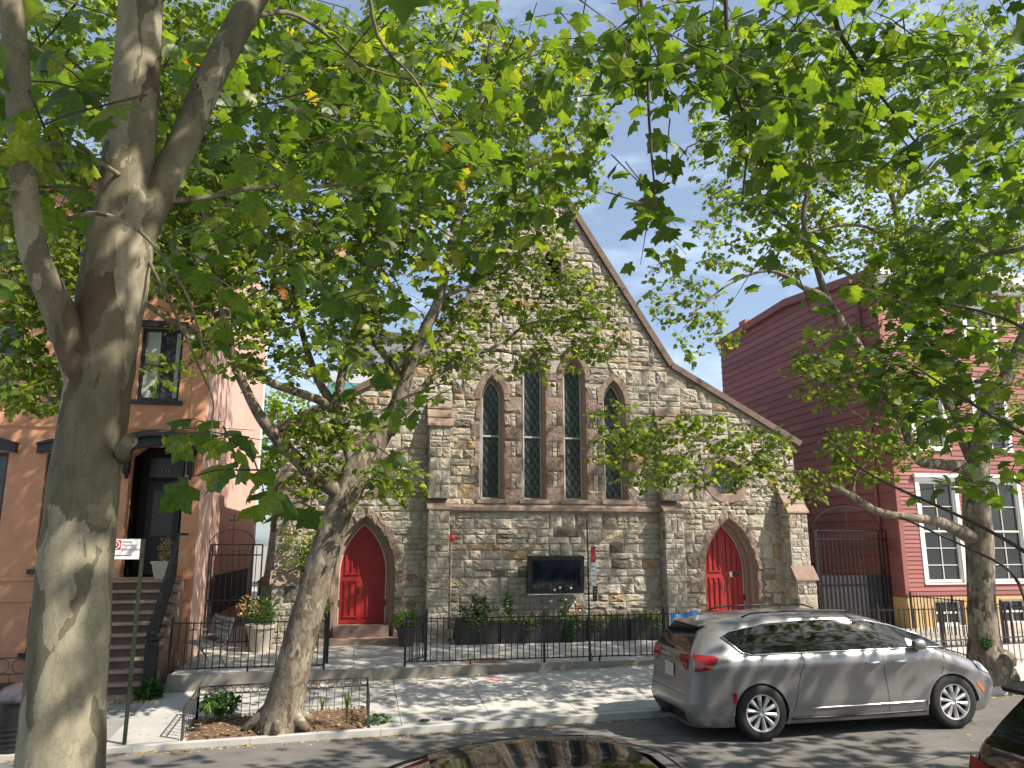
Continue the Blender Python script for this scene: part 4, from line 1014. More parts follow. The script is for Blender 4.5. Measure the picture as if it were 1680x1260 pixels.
# small ring topped fences
def ring_fence(label, segs, zf, h=.46, ring=.055, heavy=False, group=None):
    f_ = thing('ring_fence', label, 'fence', (0, 0, 0), group)
    for (p0, p1) in segs:
        a = Vector((*p0, zf(*p0))); b = Vector((*p1, zf(*p1))); L_ = (b-a).length; n = max(2, int(L_/(ring*2.35))); z = Vector((0, 0, 1))
        for zz in (h, h-ring*2.25):
            m1 = MB(); m1.bar(a+z*zz, b+z*zz, .012, .018); m1.build('rail', DARKI, f_)
        base = None
        for i in range(n):
            p = a.lerp(b, (i+.5)/n)+z*(h-ring*1.12)
            d = (b-a).normalized(); pts = [p+d*ring*cos(t)+z*ring*sin(t) for t in [2*pi*k/14 for k in range(15)]]
            m1 = MB(); m1.tube(pts, .0065, 4, cap=False); m1.build('ring', DARKI, f_)
        for i in range(n+1):
            p = a.lerp(b, i/n); m1 = MB(); m1.bar(p-z*.04, p+z*(h-ring*2.2 if i % n else h), .011 if i % n else .03); m1.build('bar' if i % n else 'post', DARKI, f_)
    return f_
zw = zwalk
ring_fence('low rusty ring-topped fence on three sides of the leaning tree pit', [((-2.36, CURBY+.2), (-2.36, 13.95)), ((-2.36, 13.95), (.33, 13.95)), ((.33, 13.95), (.33, CURBY+.2))], zw)
ring_fence('low black ring-topped fence around the right tree pit beyond the van bonnet', [((9.6, 14.15), (11.15, 14.15)), ((11.15, 14.15), (11.15, CURBY+.3)), ((11.2, 14.15), (14.8, 14.15))], zw, h=.5)
lf = ring_fence('black ornamental yard fence with rings in front of the orange house', [((-9.5, 15.6), (-5.5, 15.6))], lambda x, y: .02, h=.75, ring=.12)
m1 = MB(); m1.box(-10, -5.5, 15.5, 15.62, -.3, .03); m1.build('yard_kerb', BSTEP, lf)
yard = MB(); yard.box(-12, -5.46, 15.63, 17.99, -.4, .0); yard.build('front_yard', SOIL, kind='structure')

# ------------------------------------------------------------------ leaves
def outline_leaf(kind):
    if kind == 0:   # five-lobed plane leaf
        R = [(.06, -.03), (.28, -.12), (.50, .05), (.36, .17), (.64, .42), (.50, .50), (.33, .54), (.30, .70), (.14, .82)]
    else: R = [(.12, -.04), (.48, .08), (.34, .24), (.58, .50), (.26, .62)]
    P = [(0, 0)]+R+[(0, 1.0)]+[(-x, y) for x, y in R[::-1]]
    c = (0, .33)
    V = [(c[0], c[1], 0)]+[(x, y, -.22*(abs(x)**1.5)-.10*max(0, y-.3)**2*2) for x, y in P]
    n = len(P); Fc = [(0, 1+i, 1+(i+1) % n) for i in range(n)]
    V = np.array(V); V[:, 2] *= 1.5; return V, np.array(Fc)
LV = [outline_leaf(0), outline_leaf(1)]
def leaf_rot(d, nrm):
    """batch frames: y axis along d, z near nrm"""
    d = d/np.linalg.norm(d, axis=1, keepdims=True); x = np.cross(d, nrm); x /= np.linalg.norm(x, axis=1, keepdims=True)+1e-9; z = np.cross(x, d)
    return np.stack([x, d, z], axis=2)
def leaf_mesh(name, P, D, Nn, size, tint, m, parent=None, kind='stuff', shape=0):
    V, Fc = LV[shape]; n = len(P); R = leaf_rot(D, Nn)
    curl = rng.uniform(.4, 1.8, n)
    Vb = np.repeat(V[None], n, 0).copy(); Vb[:, :, 2] *= curl[:, None]; Vb[:, :, 0] *= rng.uniform(.85, 1.1, n)[:, None]
    W = np.einsum('nij,nkj->nki', R, Vb*size[:, None, None])+P[:, None, :]
    k = len(V); vs = W.reshape(-1, 3); fs = (Fc[None]+(np.arange(n)*k)[:, None, None]).reshape(-1, 3)
    me = bpy.data.meshes.new(name); me.vertices.add(len(vs)); me.vertices.foreach_set('co', vs.astype(np.float32).ravel())
    me.loops.add(len(fs)*3); me.loops.foreach_set('vertex_index', fs.astype(np.int32).ravel())
    me.polygons.add(len(fs)); me.polygons.foreach_set('loop_start', np.arange(0, len(fs)*3, 3, dtype=np.int32)); me.polygons.foreach_set('loop_total', np.full(len(fs), 3, dtype=np.int32))
    me.update(calc_edges=True); me.materials.append(m)
    at = me.attributes.new('tint', 'FLOAT', 'POINT'); at.data.foreach_set('value', np.repeat(tint, k).astype(np.float32))
    o = bpy.data.objects.new(name, me); link(o, parent)
    if kind: o['kind'] = kind
    return o
def spray(c, n, size, rr, spread=4.0, droop=.35):
    """a twig with leaves: returns twig pts, leaf positions, directions, normals"""
    a = rr.uniform(0, 2*pi); L_ = size*spread*rr.uniform(.7, 1.3); d = np.array([cos(a), sin(a), rr.uniform(-.7, .35)]); d /= np.linalg.norm(d)
    p0 = np.array(c)-d*L_/2; P = []; D = []; NN = []
    side = np.cross(d, [0, 0, 1]); side /= np.linalg.norm(side)+1e-9
    for i in range(n):
        t = (i+.6)/n; sg = 1 if i % 2 else -1
        q = p0+d*L_*t+np.array([0, 0, -droop*size*t*t*2])
        dd = side*sg*rr.uniform(.5, 1)+d*rr.uniform(.1, .9)+np.array([0, 0, rr.uniform(-1.1, .1)])
        dd /= np.linalg.norm(dd); q2 = q+dd*size*rr.uniform(.25, .5)
        nn = np.array([rr.gauss(0, .55), rr.gauss(0, .55), 1.0]); P.append(q2); D.append(dd); NN.append(nn)
    return (p0, p0+d*L_*.55+np.array([0, 0, -.1*size]), p0+d*L_+np.array([0, 0, -droop*size*1.6])), P, D, NN
def cloud(clusters, seed, per=6, mul=1, sc=1):
    """clusters: (px, py, rx, ry, count, depthY0, depthY1, size). Returns leaves and twigs in world space"""
    rr = random.Random(seed); P = []; D = []; NN = []; SZ = []; TW = []
    for (cx, cy, rx, ry, cnt, y0, y1, size) in clusters:
        size *= sc
        for _ in range(max(1, int(cnt*mul/per))):
            while True:
                u_, v_ = rr.uniform(-1, 1), rr.uniform(-1, 1)
                if u_*u_+v_*v_ < 1: break
            c = onY(cx+u_*rx, cy+v_*ry, rr.uniform(y0, y1))
            tw, p, d, n_ = spray(c, per, size, rr); P += p; D += d; NN += n_; SZ += [size*rr.uniform(.6, 1.15) for _ in p]; TW.append((tw, size))
    return [np.array(P), np.array(D), np.array(NN), np.array(SZ), TW]
def bush(name, c, rx, ry, rz, n, size, parent, m=None, seed=0, shape=1, kind='stuff', t0=0, t1=1):
    r_ = np.random.default_rng(seed+1); u_ = r_.normal(size=(n, 3)); u_ /= np.linalg.norm(u_, axis=1, keepdims=True); rad = r_.uniform(.25, 1, n)**.6
    P = np.array(c)+u_*rad[:, None]*np.array([rx, ry, rz]); D = u_+r_.normal(size=(n, 3))*.6; D[:, 2] -= .1
    NN = r_.normal(size=(n, 3))*.6; NN[:, 2] += 1
    return leaf_mesh(name, P, D, NN, size*r_.uniform(.6, 1.2, n), r_.uniform(t0, t1, n), m or G3, parent, kind, shape)
def blades(name, c, n, L_, parent, m=None, seed=0, wd=.012, spread=.8):
    r_ = random.Random(seed); mb = MB()
    for i in range(n):
        a = r_.uniform(0, 2*pi); l = L_*r_.uniform(.6, 1.1); s_ = r_.uniform(.2, 1)*spread; p0 = Vector(c)
        mid = p0+Vector((cos(a)*l*s_*.5, sin(a)*l*s_*.5, l*.75)); e = p0+Vector((cos(a)*l*s_, sin(a)*l*s_, l*r_.uniform(.25, .8)))
        sd = Vector((-sin(a), cos(a), 0))*wd; mb.add([p0-sd, p0+sd, mid+sd, mid-sd, e], [(0, 1, 2, 3), (3, 2, 4)], r_.uniform(.5, 1))
    return mb.build(name, m or G3, parent, kind='stuff')

# ------------------------------------------------------------------ terrace things: planters, pots, bench, sign pole
PLX = [(2.48, 3.46), (3.54, 4.58), (4.61, 5.65), (5.78, 6.71), (6.81, 7.78)]
plab = ['black planter box beside the drain pipe with a tall leafy shrub', 'black planter box left of the screen with lime trailing plants', 'black planter box under the screen with tall white pompom flowers and hanging ivy', 'black planter box right of the lamp pole with red geraniums', 'black planter box at the right pilaster beside the blue tarp with small mixed flowers']
r5 = random.Random(11)
for i, (a, b) in enumerate(PLX):
    p = thing('planter_box', plab[i], 'planter', ((a+b)/2, 19.1, TERR+.02), 'black planter boxes along the church wall'); w_ = (b-a)/2
    m1 = MB(); m1.box(-w_, w_, -.23, -.20, 0, .5); m1.box(-w_, w_, .20, .23, 0, .5); m1.box(-w_, -w_+.03, -.20, .20, 0, .5); m1.box(w_-.03, w_, -.20, .20, 0, .5); m1.box(-w_-.012, w_+.012, -.245, -.19, .47, .51); m1.box(-w_+.03, w_-.03, -.2, .2, .02, .06); m1.build('box', PLANTER, p)
    m1 = MB(); m1.box(-w_+.03, w_-.03, -.20, .20, .40, .45); m1.build('soil', SOIL, p)
    bush('foliage', (0, -.05, .52), w_*.95, .2, .10, 260, .06, p, seed=i, t0=.5, t1=1)
    bush('trailing_leaves', (r5.uniform(-.3, .3), -.25, .42), .25, .04, .16, 70, .045, p, seed=20+i, t0=.6, t1=1)
    m1 = MB()
    for k in range(26 if i != 1 else 8):
        x = r5.uniform(-w_, w_)*.9; y = r5.uniform(-.2, .1); z = r5.uniform(.55, .70); s_ = .02; t = [.35, .7, .7, .75, .4][i] if r5.random() < .7 else r5.choice([.02, .4, .95])
        m1.lathe([(0, -s_*.5), (s_, 0), (s_*.7, s_*.6), (0, s_*.7)], 6, c=(x, y, z), tint=t)
    m1.build('flowers', FLOW, p, kind='stuff')
    if i == 0:
        bush('shrub', (.10, .02, .80), .26, .16, .30, 420, .055, p, seed=33, t0=0, t1=.7)
        bush('shrub', (-.32, .02, .68), .12, .1, .2, 120, .05, p, seed=34, t0=0, t1=.7)
    if i == 1: bush('shrub', (-.30, .05, .88), .13, .1, .36, 380, .05, p, seed=35, t0=.2, t1=.9)
    if i == 2:
        bush('hanging_ivy', (.10, -.27, .22), .13, .05, .34, 260, .055, p, seed=36, t0=0, t1=.6)
        m1 = MB(); fl = MB()
        for (x, z) in ((-.32, .95), (-.22, 1.22), (-.08, 1.27), (.20, 1.26), (.06, .98), (.30, .92), (.50, .96), (-.05, .80), (.42, .72), (.9, .86)):
            z -= .0; m1.tube([(x*.5, -.05, .45), (x*.8, -.06, z*.75), (x, -.06, z)], .005, 4)
            fl.lathe([(0, -.03), (.024, -.02), (.034, 0), (.024, .022), (0, .03)], 8, c=(x, -.06, z), tint=.02)
        m1.build('stems', G3, p, kind='stuff'); fl.build('pompom_flowers', FLOW, p, kind='stuff')
        bush('stem_leaves', (0, -.03, .85), .14, .08, .30, 120, .05, p, seed=40)
def pot(name, label, loc, r0, r1, h, m, square=False):
    p = thing(name, label, 'pot', loc); m1 = MB(); n = 4 if square else 24; M_ = Matrix.Rotation(pi/4, 4, 'Z') if square else None; q = 1.38 if square else 1
    m1.lathe([(0, 0), (r0*q, 0), (r1*q*.96, h*.86), (r1*q*1.06, h*.87), (r1*q*1.08, h), (r1*q*.92, h), (r1*q*.86, h*.84), (0, h*.84)], n, M_); m1.build('pot', m, p, not square, auto=35)
    return p
p = pot('urn_planter', 'large round beige urn with a wispy brown and green shrub by the left alley gate', (-1.95, 18.75, TERR+.02), .20, .33, .58, TERRA)
bush('shrub', (0, 0, .85), .34, .3, .36, 620, .05, p, seed=50); bush('dry_twigs', (-.28, 0, .95), .3, .22, .28, 260, .045, p, DRYL, seed=51)
p = pot('fern_pot', 'dark round pot with a bushy light green fern beside the left pilaster', (1.30, 18.95, TERR+.02), .16, .24, .42, mat('dark_pot', (.06, .055, .05), .7))
bush('fern', (0, 0, .58), .34, .28, .24, 520, .06, p, seed=52, t0=.5)
p = pot('square_pot', 'square beige pot with a dried shrub on the top step of the stoop', (-3.92, 17.75, 2.005), .125, .19, .36, TERRA, True)
bush('dry_shrub', (.03, 0, .58), .16, .14, .30, 380, .03, p, DRYL, seed=53)
# bench
bn = thing('park_bench', 'small weathered wooden slat bench with scrolled iron ends beside the stoop', 'bench', (-2.86, 17.0, TERR+.01), rz=radians(-62))
for k in range(5):
    m1 = MB(); m1.box(-.55, .55, -.22+k*.09, -.15+k*.09, .40, .425); m1.build('seat_slat', WOODW, bn)
for k in range(5):
    y = .26+k*.025; z = .50+k*.085; m1 = MB(); m1.box(-.55, .55, y, y+.022, z, z+.065); m1.build('back_slat', WOODW, bn)
for sx in (-.52, .52):
    m1 = MB(); m1.tube([(sx, -.28, 0), (sx, -.22, .12), (sx, -.26, .30), (sx, -.22, .40), (sx, .22, .40), (sx, .30, .62), (sx, .38, .92)], .022, 6); m1.tube([(sx, .20, .40), (sx, .16, .2), (sx, .30, 0)], .022, 6)
    m1.tube([(sx, -.22, .40), (sx, -.30, .52), (sx, -.22, .62), (sx, .05, .63), (sx, .28, .60)], .02, 6); m1.build('end_frame', mat('pale_iron', (.30, .28, .24), .7), bn)
# thin pole with banner signs on the fence line
lp = thing('banner_pole', 'thin twisted black pole on the terrace fence carrying a red and white banner', 'pole', (4.83, FY-.06, TERR))
m1 = MB(); m1.tube([(0, 0, 0), (.0, 0, .8), (.0, 0, 2.0), (-.01, 0, 2.87)], [.03, .02, .016, .014], 8); m1.build('pole', BLACKI, lp)
m1 = MB(); m1.tube([(0, 0, 2.35), (.05, -.0, 2.37), (.12, 0, 2.35), (.15, 0, 2.39)], .009, 5); m1.tube([(.1, 0, 2.36), (.09, 0, 2.42)], .008, 5); m1.build('hook', BLACKI, lp); m1 = MB(); m1.tube([(0, 0, 0), (.05, 0, .04), (.04, 0, .16), (0, 0, .18)], .01, 5); m1.build('foot_loop', BLACKI, lp)
m1 = MB(); m1.box(.06, .165, -.008, 0, 1.98, 2.30); m1.build('red_banner', mat('banner_red', (.42, .03, .04), .6, var=.2, scale=20), lp)
m1 = MB(); m1.box(.065, .17, -.008, 0, 1.52, 1.975); m1.build('white_banner', SIGNW, lp)
for k, z in enumerate((1.88, 1.80, 1.70, 1.60)):
    m1 = MB(); m1.box(.08, .15, -.011, -.0085, z, z+.025); m1.build('print_line', mat('ink', (.3, .3, .36), .7), lp)
m1 = MB(); m1.box(.085, .175, -.03, 0, 1.20, 1.50); m1.build('directory_board', BLKPL, lp)
for k in range(4):
    m1 = MB(); m1.box(.10, .16, -.034, -.0305, 1.25+k*.06, 1.28+k*.06); m1.build('print_line', mat('grey_ink', (.12, .12, .12), .7), lp)
# blue tarp board behind the van
bt = thing('blue_tarp_board', 'bright blue tarp hung on the fence just left of the van roof', 'tarp', (0, 0, 0))
m1 = MB(); n_ = 10
vs = []
for i in range(n_+1):
    X = 6.62+1.0*i/n_; y = FY-.05-.03*sin(i*1.7); vs += [(X, y, 1.30-.035*sin(i*.9)-(.0 if i < 6 else (i-6)*.03)), (X, y+.01, .72)]
m1.add(vs, [(2*i, 2*i+1, 2*i+3, 2*i+2) for i in range(n_)]); m1.build('tarp', BLUET, bt)
m1 = MB(); m1.bar((6.60, FY-.03, .5), (6.60, FY-.03, 1.32), .02); m1.build('pole', ALLOY, bt)
# parking sign on perforated post
sp = thing('parking_sign', 'white and red street cleaning sign on a slim green post by the kerb', 'sign', (-3.13, 12.80, zwalk(-3.1, 12.8)))
m1 = MB(); m1.box(-.025, .025, -.022, -.018, 0, 2.9); m1.box(-.025, -.021, -.018, .018, 0, 2.9); m1.box(.021, .025, -.018, .018, 0, 2.9); m1.build('post', GREENPOST, sp)
m1 = MB()
for k in range(56): m1.box(-.006, .006, -.0235, -.0221, .05+k*.05, .062+k*.05)
m1.build('perforations', mat('hole', (.09, .09, .07), .8), sp, kind='stuff')
m1 = MB(); m1.box(-.47, -.03, -.034, -.030, 2.60, 2.905); m1.build('sign_border', mat('rim', (.35, .3, .3), .5), sp)
m1 = MB(); m1.box(-.465, -.035, -.038, -.0345, 2.605, 2.90); m1.build('sign_plate', SIGNW, sp)
m1 = MB(); m1.box(-.445, -.30, -.041, -.0385, 2.745, 2.885); m1.build('red_square', SIGNR, sp)
m1 = MB(); m1.strip([(-.3725+.047*cos(t), 2.815+.047*sin(t)) for t in [2*pi*i/20 for i in range(21)]], [(-.3725+.06*cos(t), 2.815+.06*sin(t)) for t in [2*pi*i/20 for i in range(21)]], FRONT(-.041), .0005, .002); m1.bar((-.415, -.0425, 2.857), (-.33, -.0425, 2.773), .012, .002); m1.build('no_symbol', SIGNW, sp)
text('sign_letter', 'P', .085, TXT(-.398, -.0418, 2.786), SIGNW, sp)
text('sign_text', 'Monday\nThursday', .046, TXT(-.29, -.0395, 2.845), mat('ink_dark', (.12, .04, .06), .6), sp)
text('sign_text', '8:30am - 10am', .046, TXT(-.29, -.0395, 2.735), SIGNR, sp)
m1 = MB(); m1.box(-.445, -.14, -.041, -.0385, 2.655, 2.668); m1.build('arrow_bar', SIGNR, sp)
# bin at the left edge
tb = thing('litter_bin', 'dark round litter bin with domed lid and ribbed base at the left frame edge', 'bin', (-4.60, 12.95, zwalk(-4.6, 12.95)))
m1 = MB(); m1.lathe([(0, 0), (.26, 0), (.27, .05), (.30, .62), (.31, .66), (0, .66)], 32); m1.build('body', BLKPL, tb, True, auto=40)
m1 = MB(); m1.lathe([(0, .66), (.345, .665), (.36, .70), (.34, .74), (.25, .83), (.12, .88), (0, .89)], 32); m1.build('lid', mat('bin_lid', (.06, .052, .06), .25, coat=.5), tb, True, auto=50)
for z in (.10, .17, .24, .31):
    m1 = MB(); m1.lathe([(.25, z-.014), (.285+z*.045, z-.012), (.285+z*.045, z+.012), (.25, z+.014)], 32); m1.build('rib', BLKPL, tb)
# water caps, paint mark, iron ring on terrace
for i, (X, Y) in enumerate(((1.21, 12.95), (1.57, 12.93))):
    c_ = thing('water_cap', ['round iron water cap in the pavement, the left of two', 'round iron water cap in the pavement, the right of two'][i], 'utility cap', (X, Y, zwalk(X, Y)), 'iron utility caps near the kerb'); m1 = MB(); m1.lathe([(0, 0), (.085, 0), (.085, .008), (.07, .010), (.07, .007), (0, .008)], 20); m1.build('lid', DARKI, c_)
gum = MB(); rg = random.Random(17)
for k in range(150):
    X = rg.uniform(-3, 12); Y = rg.uniform(12.85, 15.5); q = rg.uniform(.010, .024); z_ = zwalk(X, Y)+.003
    gum.add([(X+q*cos(2*pi*i/7)*rg.uniform(.7, 1.2), Y+q*sin(2*pi*i/7)*rg.uniform(.7, 1.2), z_) for i in range(7)], [tuple(range(7))])
gum.build('gum_spots', mat('gum', (.16, .155, .15), .8), SW, kind='stuff')
m1 = MB(); r_ = random.Random(5); pts = []
for k in range(18):
    a = 2*pi*k/18; q = r_.uniform(.05, .13); X = 2.73+q*cos(a)*1.3; Y = 15.3+q*sin(a)*1.6; pts.append((X, Y, zwalk(X, Y)+.004))
m1.add(pts, [tuple(range(18))]); tag(m1.build('paint_mark', mat('pink_paint', (.62, .28, .30), .8, var=.2)), 'small faded pink spray-paint mark on the pavement by the terrace edge', 'paint mark')
tp = thing('tree_stump_patch', 'round patch of reddish mulch in the terrace behind the picket fence', 'mulch patch', (2.72, 16.45, TERR+.005)); m1 = MB()
r_ = random.Random(8); m1.add([(0, 0, .04)]+[(.50*cos(2*pi*k/24)*r_.uniform(.9, 1.05), .26*sin(2*pi*k/24)*r_.uniform(.9, 1.05), .008) for k in range(24)], [(0, 1+k, 1+(k+1) % 24) for k in range(24)]); m1.build('mulch', mat('red_mulch', (.26, .13, .08), 1, var=.4, scale=18, bump=1), tp)

# ------------------------------------------------------------------ vehicles
def smooth_interp(xs, ys):
    xs = np.array(xs, float); ys = np.array(ys, float); d = np.gradient(ys, xs)
    def f(x):
        x = min(max(x, xs[0]), xs[-1]); i = min(len(xs)-2, int(np.searchsorted(xs, x, 'right')-1)); i = max(i, 0); h_ = xs[i+1]-xs[i]; t = (x-xs[i])/h_
        return (2*t**3-3*t*t+1)*ys[i]+(t**3-2*t*t+t)*h_*d[i]+(-2*t**3+3*t*t)*ys[i+1]+(t**3-t*t)*h_*d[i+1]
    return f
class Car:
    """lofted car body; local x from rear (0) to nose (L), y across, z up"""
    def __init__(s, L_, W, top, rear, front, shoulder, tumble, zb=.22, roofw=.62):
        s.L, s.W = L_, W/2; s.top = smooth_interp(*zip(*top)); s.rear = smooth_interp(*zip(*rear)); s.front = smooth_interp(*zip(*front)); s.sh = shoulder; s.tb = tumble; s.zb = zb; s.roofw = roofw
    zm = staticmethod(lambda z: z); rc = (.45, .80); crease = False
    def prof(s, x):
        zt = s.top(x); zs = min(s.sh, zt-.10); b = s.zb
        P = [(0, b), (.80, b), (.90, b+.03), (.945, b+.12), (.975, b+.24), (.985, b+.34), (1.0, zs-.26), (.995, zs-.13), (.975, zs-.03), (.945, zs)]
        if s.crease: P[5:8] = [(.985, b+.36), (.968, zs-.27), (1.0, zs-.19), (.996, zs-.11)][0:4]
        g = zt-zs
        if g > .3:
            tw = s.roofw
            for f in (.06, .25, .5, .75, .88): P.append((.93+(tw-.93)*f**1.25, zs+g*f))
            P += [(tw-.09, zs+g*.965), (tw-.25, zs+g*.99), (tw*.4, zt), (0, zt)]
        else:
            for f, y in ((.25, .92), (.45, .88), (.62, .82), (.76, .74), (.86, .64), (.92, .52), (.96, .40), (.99, .2), (1, 0)): P.append((y, zs+g*f))
        return P
    def rnd(s, x, z):
        dr = x-s.rear(z); df = s.front(z)-x; k = 1
        ra, rb_ = s.rc
        if dr < ra: k *= rb_+(1-rb_)*sqrt(max(0, 1-(1-max(dr, 0)/ra)**2.4))
        if df < .9: k *= .60+.40*sqrt(max(0, 1-(1-max(df, 0)/.9)**2.2))
        return k
    def y(s, x, z):
        P = s.prof(x); 
        for i in range(2, len(P)-1):
            if P[i][1] <= z <= P[i+1][1] and P[i+1][1] > P[i][1]:
                t = (z-P[i][1])/(P[i+1][1]-P[i][1]); return (P[i][0]+(P[i+1][0]-P[i][0])*t)*s.W*s.rnd(x, z)
        return s.W*.5
    def body(s, m, parent, arches, ar=.42, n=56):
        rings = []
        for i in range(n+1):
            u_ = i/n; u_ = .5-.5*cos(pi*u_) if False else u_
            u_ = u_+.06*sin(2*pi*u_)*-1
            x = .0+s.L*u_; P = s.prof(min(max(x, .02), s.L-.02)); ring = []
            for (y, z) in P:
                xr = s.rear(z); xf = s.front(z); X = xr+(xf-xr)*u_
                ring.append((X, y*s.W*s.rnd(X, z), z))
            rings.append(ring)
        k = len(rings[0]); vs = []; 
        for r_ in rings:
            vs += r_+[(p[0], -p[1], p[2]) for p in r_[-2:0:-1]]
        K = 2*k-2; fs = [(i*K+j, i*K+(j+1) % K, (i+1)*K+(j+1) % K, (i+1)*K+j) for i in range(n) for j in range(K)]
        mb = MB(); mb.add(vs, fs)
        for e in (0, n):
            b = e*K; 
            for j in range(k-1):
                l = lambda q: b+(K-q) % K
                f = [b+j, b+j+1, l(j+1), l(j)]; f2 = []
                for q in f:
                    if q not in f2: f2.append(q)
                if len(f2) >= 3: mb.f.append(tuple(f2))
        o = mb.build('body', m, parent, True)
        # wheel arches by boolean
        cut = MB()
        for ax in arches:
            for sg in (-1, 1):
                q_ = 40; y0_, y1_ = sorted((sg*(s.W-.40), sg*(s.W+.12)))
                cut.add([(ax+ar*cos(2*pi*k_/q_), Y_, .352+ar*sin(2*pi*k_/q_)) for Y_ in (y0_, y1_) for k_ in range(q_)], [tuple(range(q_)), tuple(range(q_, 2*q_))[::-1]]+[(k_, q_+k_, q_+(k_+1) % q_, (k_+1) % q_) for k_ in range(q_)])
        co = cut.build('cut', m, parent); bpy.context.view_layer.update(); md = o.modifiers.new('b', 'BOOLEAN'); md.object = co; md.operation = 'DIFFERENCE'; md.solver = 'EXACT'
        dg = bpy.context.evaluated_depsgraph_get(); me = bpy.data.meshes.new_from_object(o.evaluated_get(dg)); o.modifiers.clear(); o.data = me; bpy.data.objects.remove(co)
        me.polygons.foreach_set('use_smooth', [True]*len(me.polygons))
        try: me.set_sharp_from_angle(angle=radians(38))
        except Exception: pass
        return o
    def patch(s, name, poly, side, m, parent, off=.004, thick=0, res=.05, smooth=True):
        """panel following the body side; poly in (x,z)"""
        poly = [(p[0], s.zm(p[1])) for p in poly]; bmx = bmesh.new(); vs = [bmx.verts.new((p[0], 0, p[1])) for p in poly]; bmx.faces.new(vs)
        x0, x1 = min(p[0] for p in poly), max(p[0] for p in poly); z0, z1 = min(p[1] for p in poly), max(p[1] for p in poly)
        k = int((x1-x0)/.09)+1
        for i in range(1, k): bmesh.ops.bisect_plane(bmx, geom=bmx.verts[:]+bmx.edges[:]+bmx.faces[:], plane_co=(x0+(x1-x0)*i/k, 0, 0), plane_no=(1, 0, 0))
        k = int((z1-z0)/res)+1
        for i in range(1, k): bmesh.ops.bisect_plane(bmx, geom=bmx.verts[:]+bmx.edges[:]+bmx.faces[:], plane_co=(0, 0, z0+(z1-z0)*i/k), plane_no=(0, 0, 1))
        for v in bmx.verts: v.co.y = side*(s.y(v.co.x, v.co.z)+off)
        me = bpy.data.meshes.new(name); bmesh.ops.recalc_face_normals(bmx, faces=bmx.faces)
        if bmx.faces and sum(f.normal.y for f in bmx.faces)*side < 0: bmesh.ops.reverse_faces(bmx, faces=bmx.faces)
        bmx.to_mesh(me); bmx.free(); me.materials.append(m); me.polygons.foreach_set('use_smooth', [smooth]*len(me.polygons))
        o = bpy.data.objects.new(name, me); return link(o, parent)
    def line(s, name, pts, side, m, parent, wd=.006, off=.003):
        """thin strip or gap line following the side"""
        pts = [(p[0], s.zm(p[1])) for p in pts]; mb = MB(); P = []
        for i in range(len(pts)-1):
            k = max(1, int(math.hypot(pts[i+1][0]-pts[i][0], pts[i+1][1]-pts[i][1])/.06))
            for j in range(k): t = j/k; P.append((pts[i][0]+(pts[i+1][0]-pts[i][0])*t, pts[i][1]+(pts[i+1][1]-pts[i][1])*t))
        P.append(pts[-1]); mb.tube([(p[0], side*(s.y(*p)+off), p[1]) for p in P], wd, 5); return mb.build(name, m, parent, True)
    def rearp(s, name, poly, m, parent, off=.006, bulge=.05):
        """panel on the rear; poly in (y,z)"""
        poly = [(p[0], s.zm(p[1])) for p in poly]; bmx = bmesh.new(); vs = [bmx.verts.new((0, p[0], p[1])) for p in poly]; bmx.faces.new(vs)
        y0, y1 = min(p[0] for p in poly), max(p[0] for p in poly); z0, z1 = min(p[1] for p in poly), max(p[1] for p in poly)
        k = int((y1-y0)/.1)+1
        for i in range(1, k): bmesh.ops.bisect_plane(bmx, geom=bmx.verts[:]+bmx.edges[:]+bmx.faces[:], plane_co=(0, y0+(y1-y0)*i/k, 0), plane_no=(0, 1, 0))
        k = int((z1-z0)/.06)+1
        for i in range(1, k): bmesh.ops.bisect_plane(bmx, geom=bmx.verts[:]+bmx.edges[:]+bmx.faces[:], plane_co=(0, 0, z0+(z1-z0)*i/k), plane_no=(0, 0, 1))
        for v in bmx.verts: v.co.x = s.rear(v.co.z)-off
        me = bpy.data.meshes.new(name); bmesh.ops.recalc_face_normals(bmx, faces=bmx.faces)
        if bmx.faces and sum(f.normal.x for f in bmx.faces) > 0: bmesh.ops.reverse_faces(bmx, faces=bmx.faces)
        bmx.to_mesh(me); bmx.free(); me.materials.append(m); me.polygons.foreach_set('use_smooth', [True]*len(me.polygons))
        o = bpy.data.objects.new(name, me); return link(o, parent)
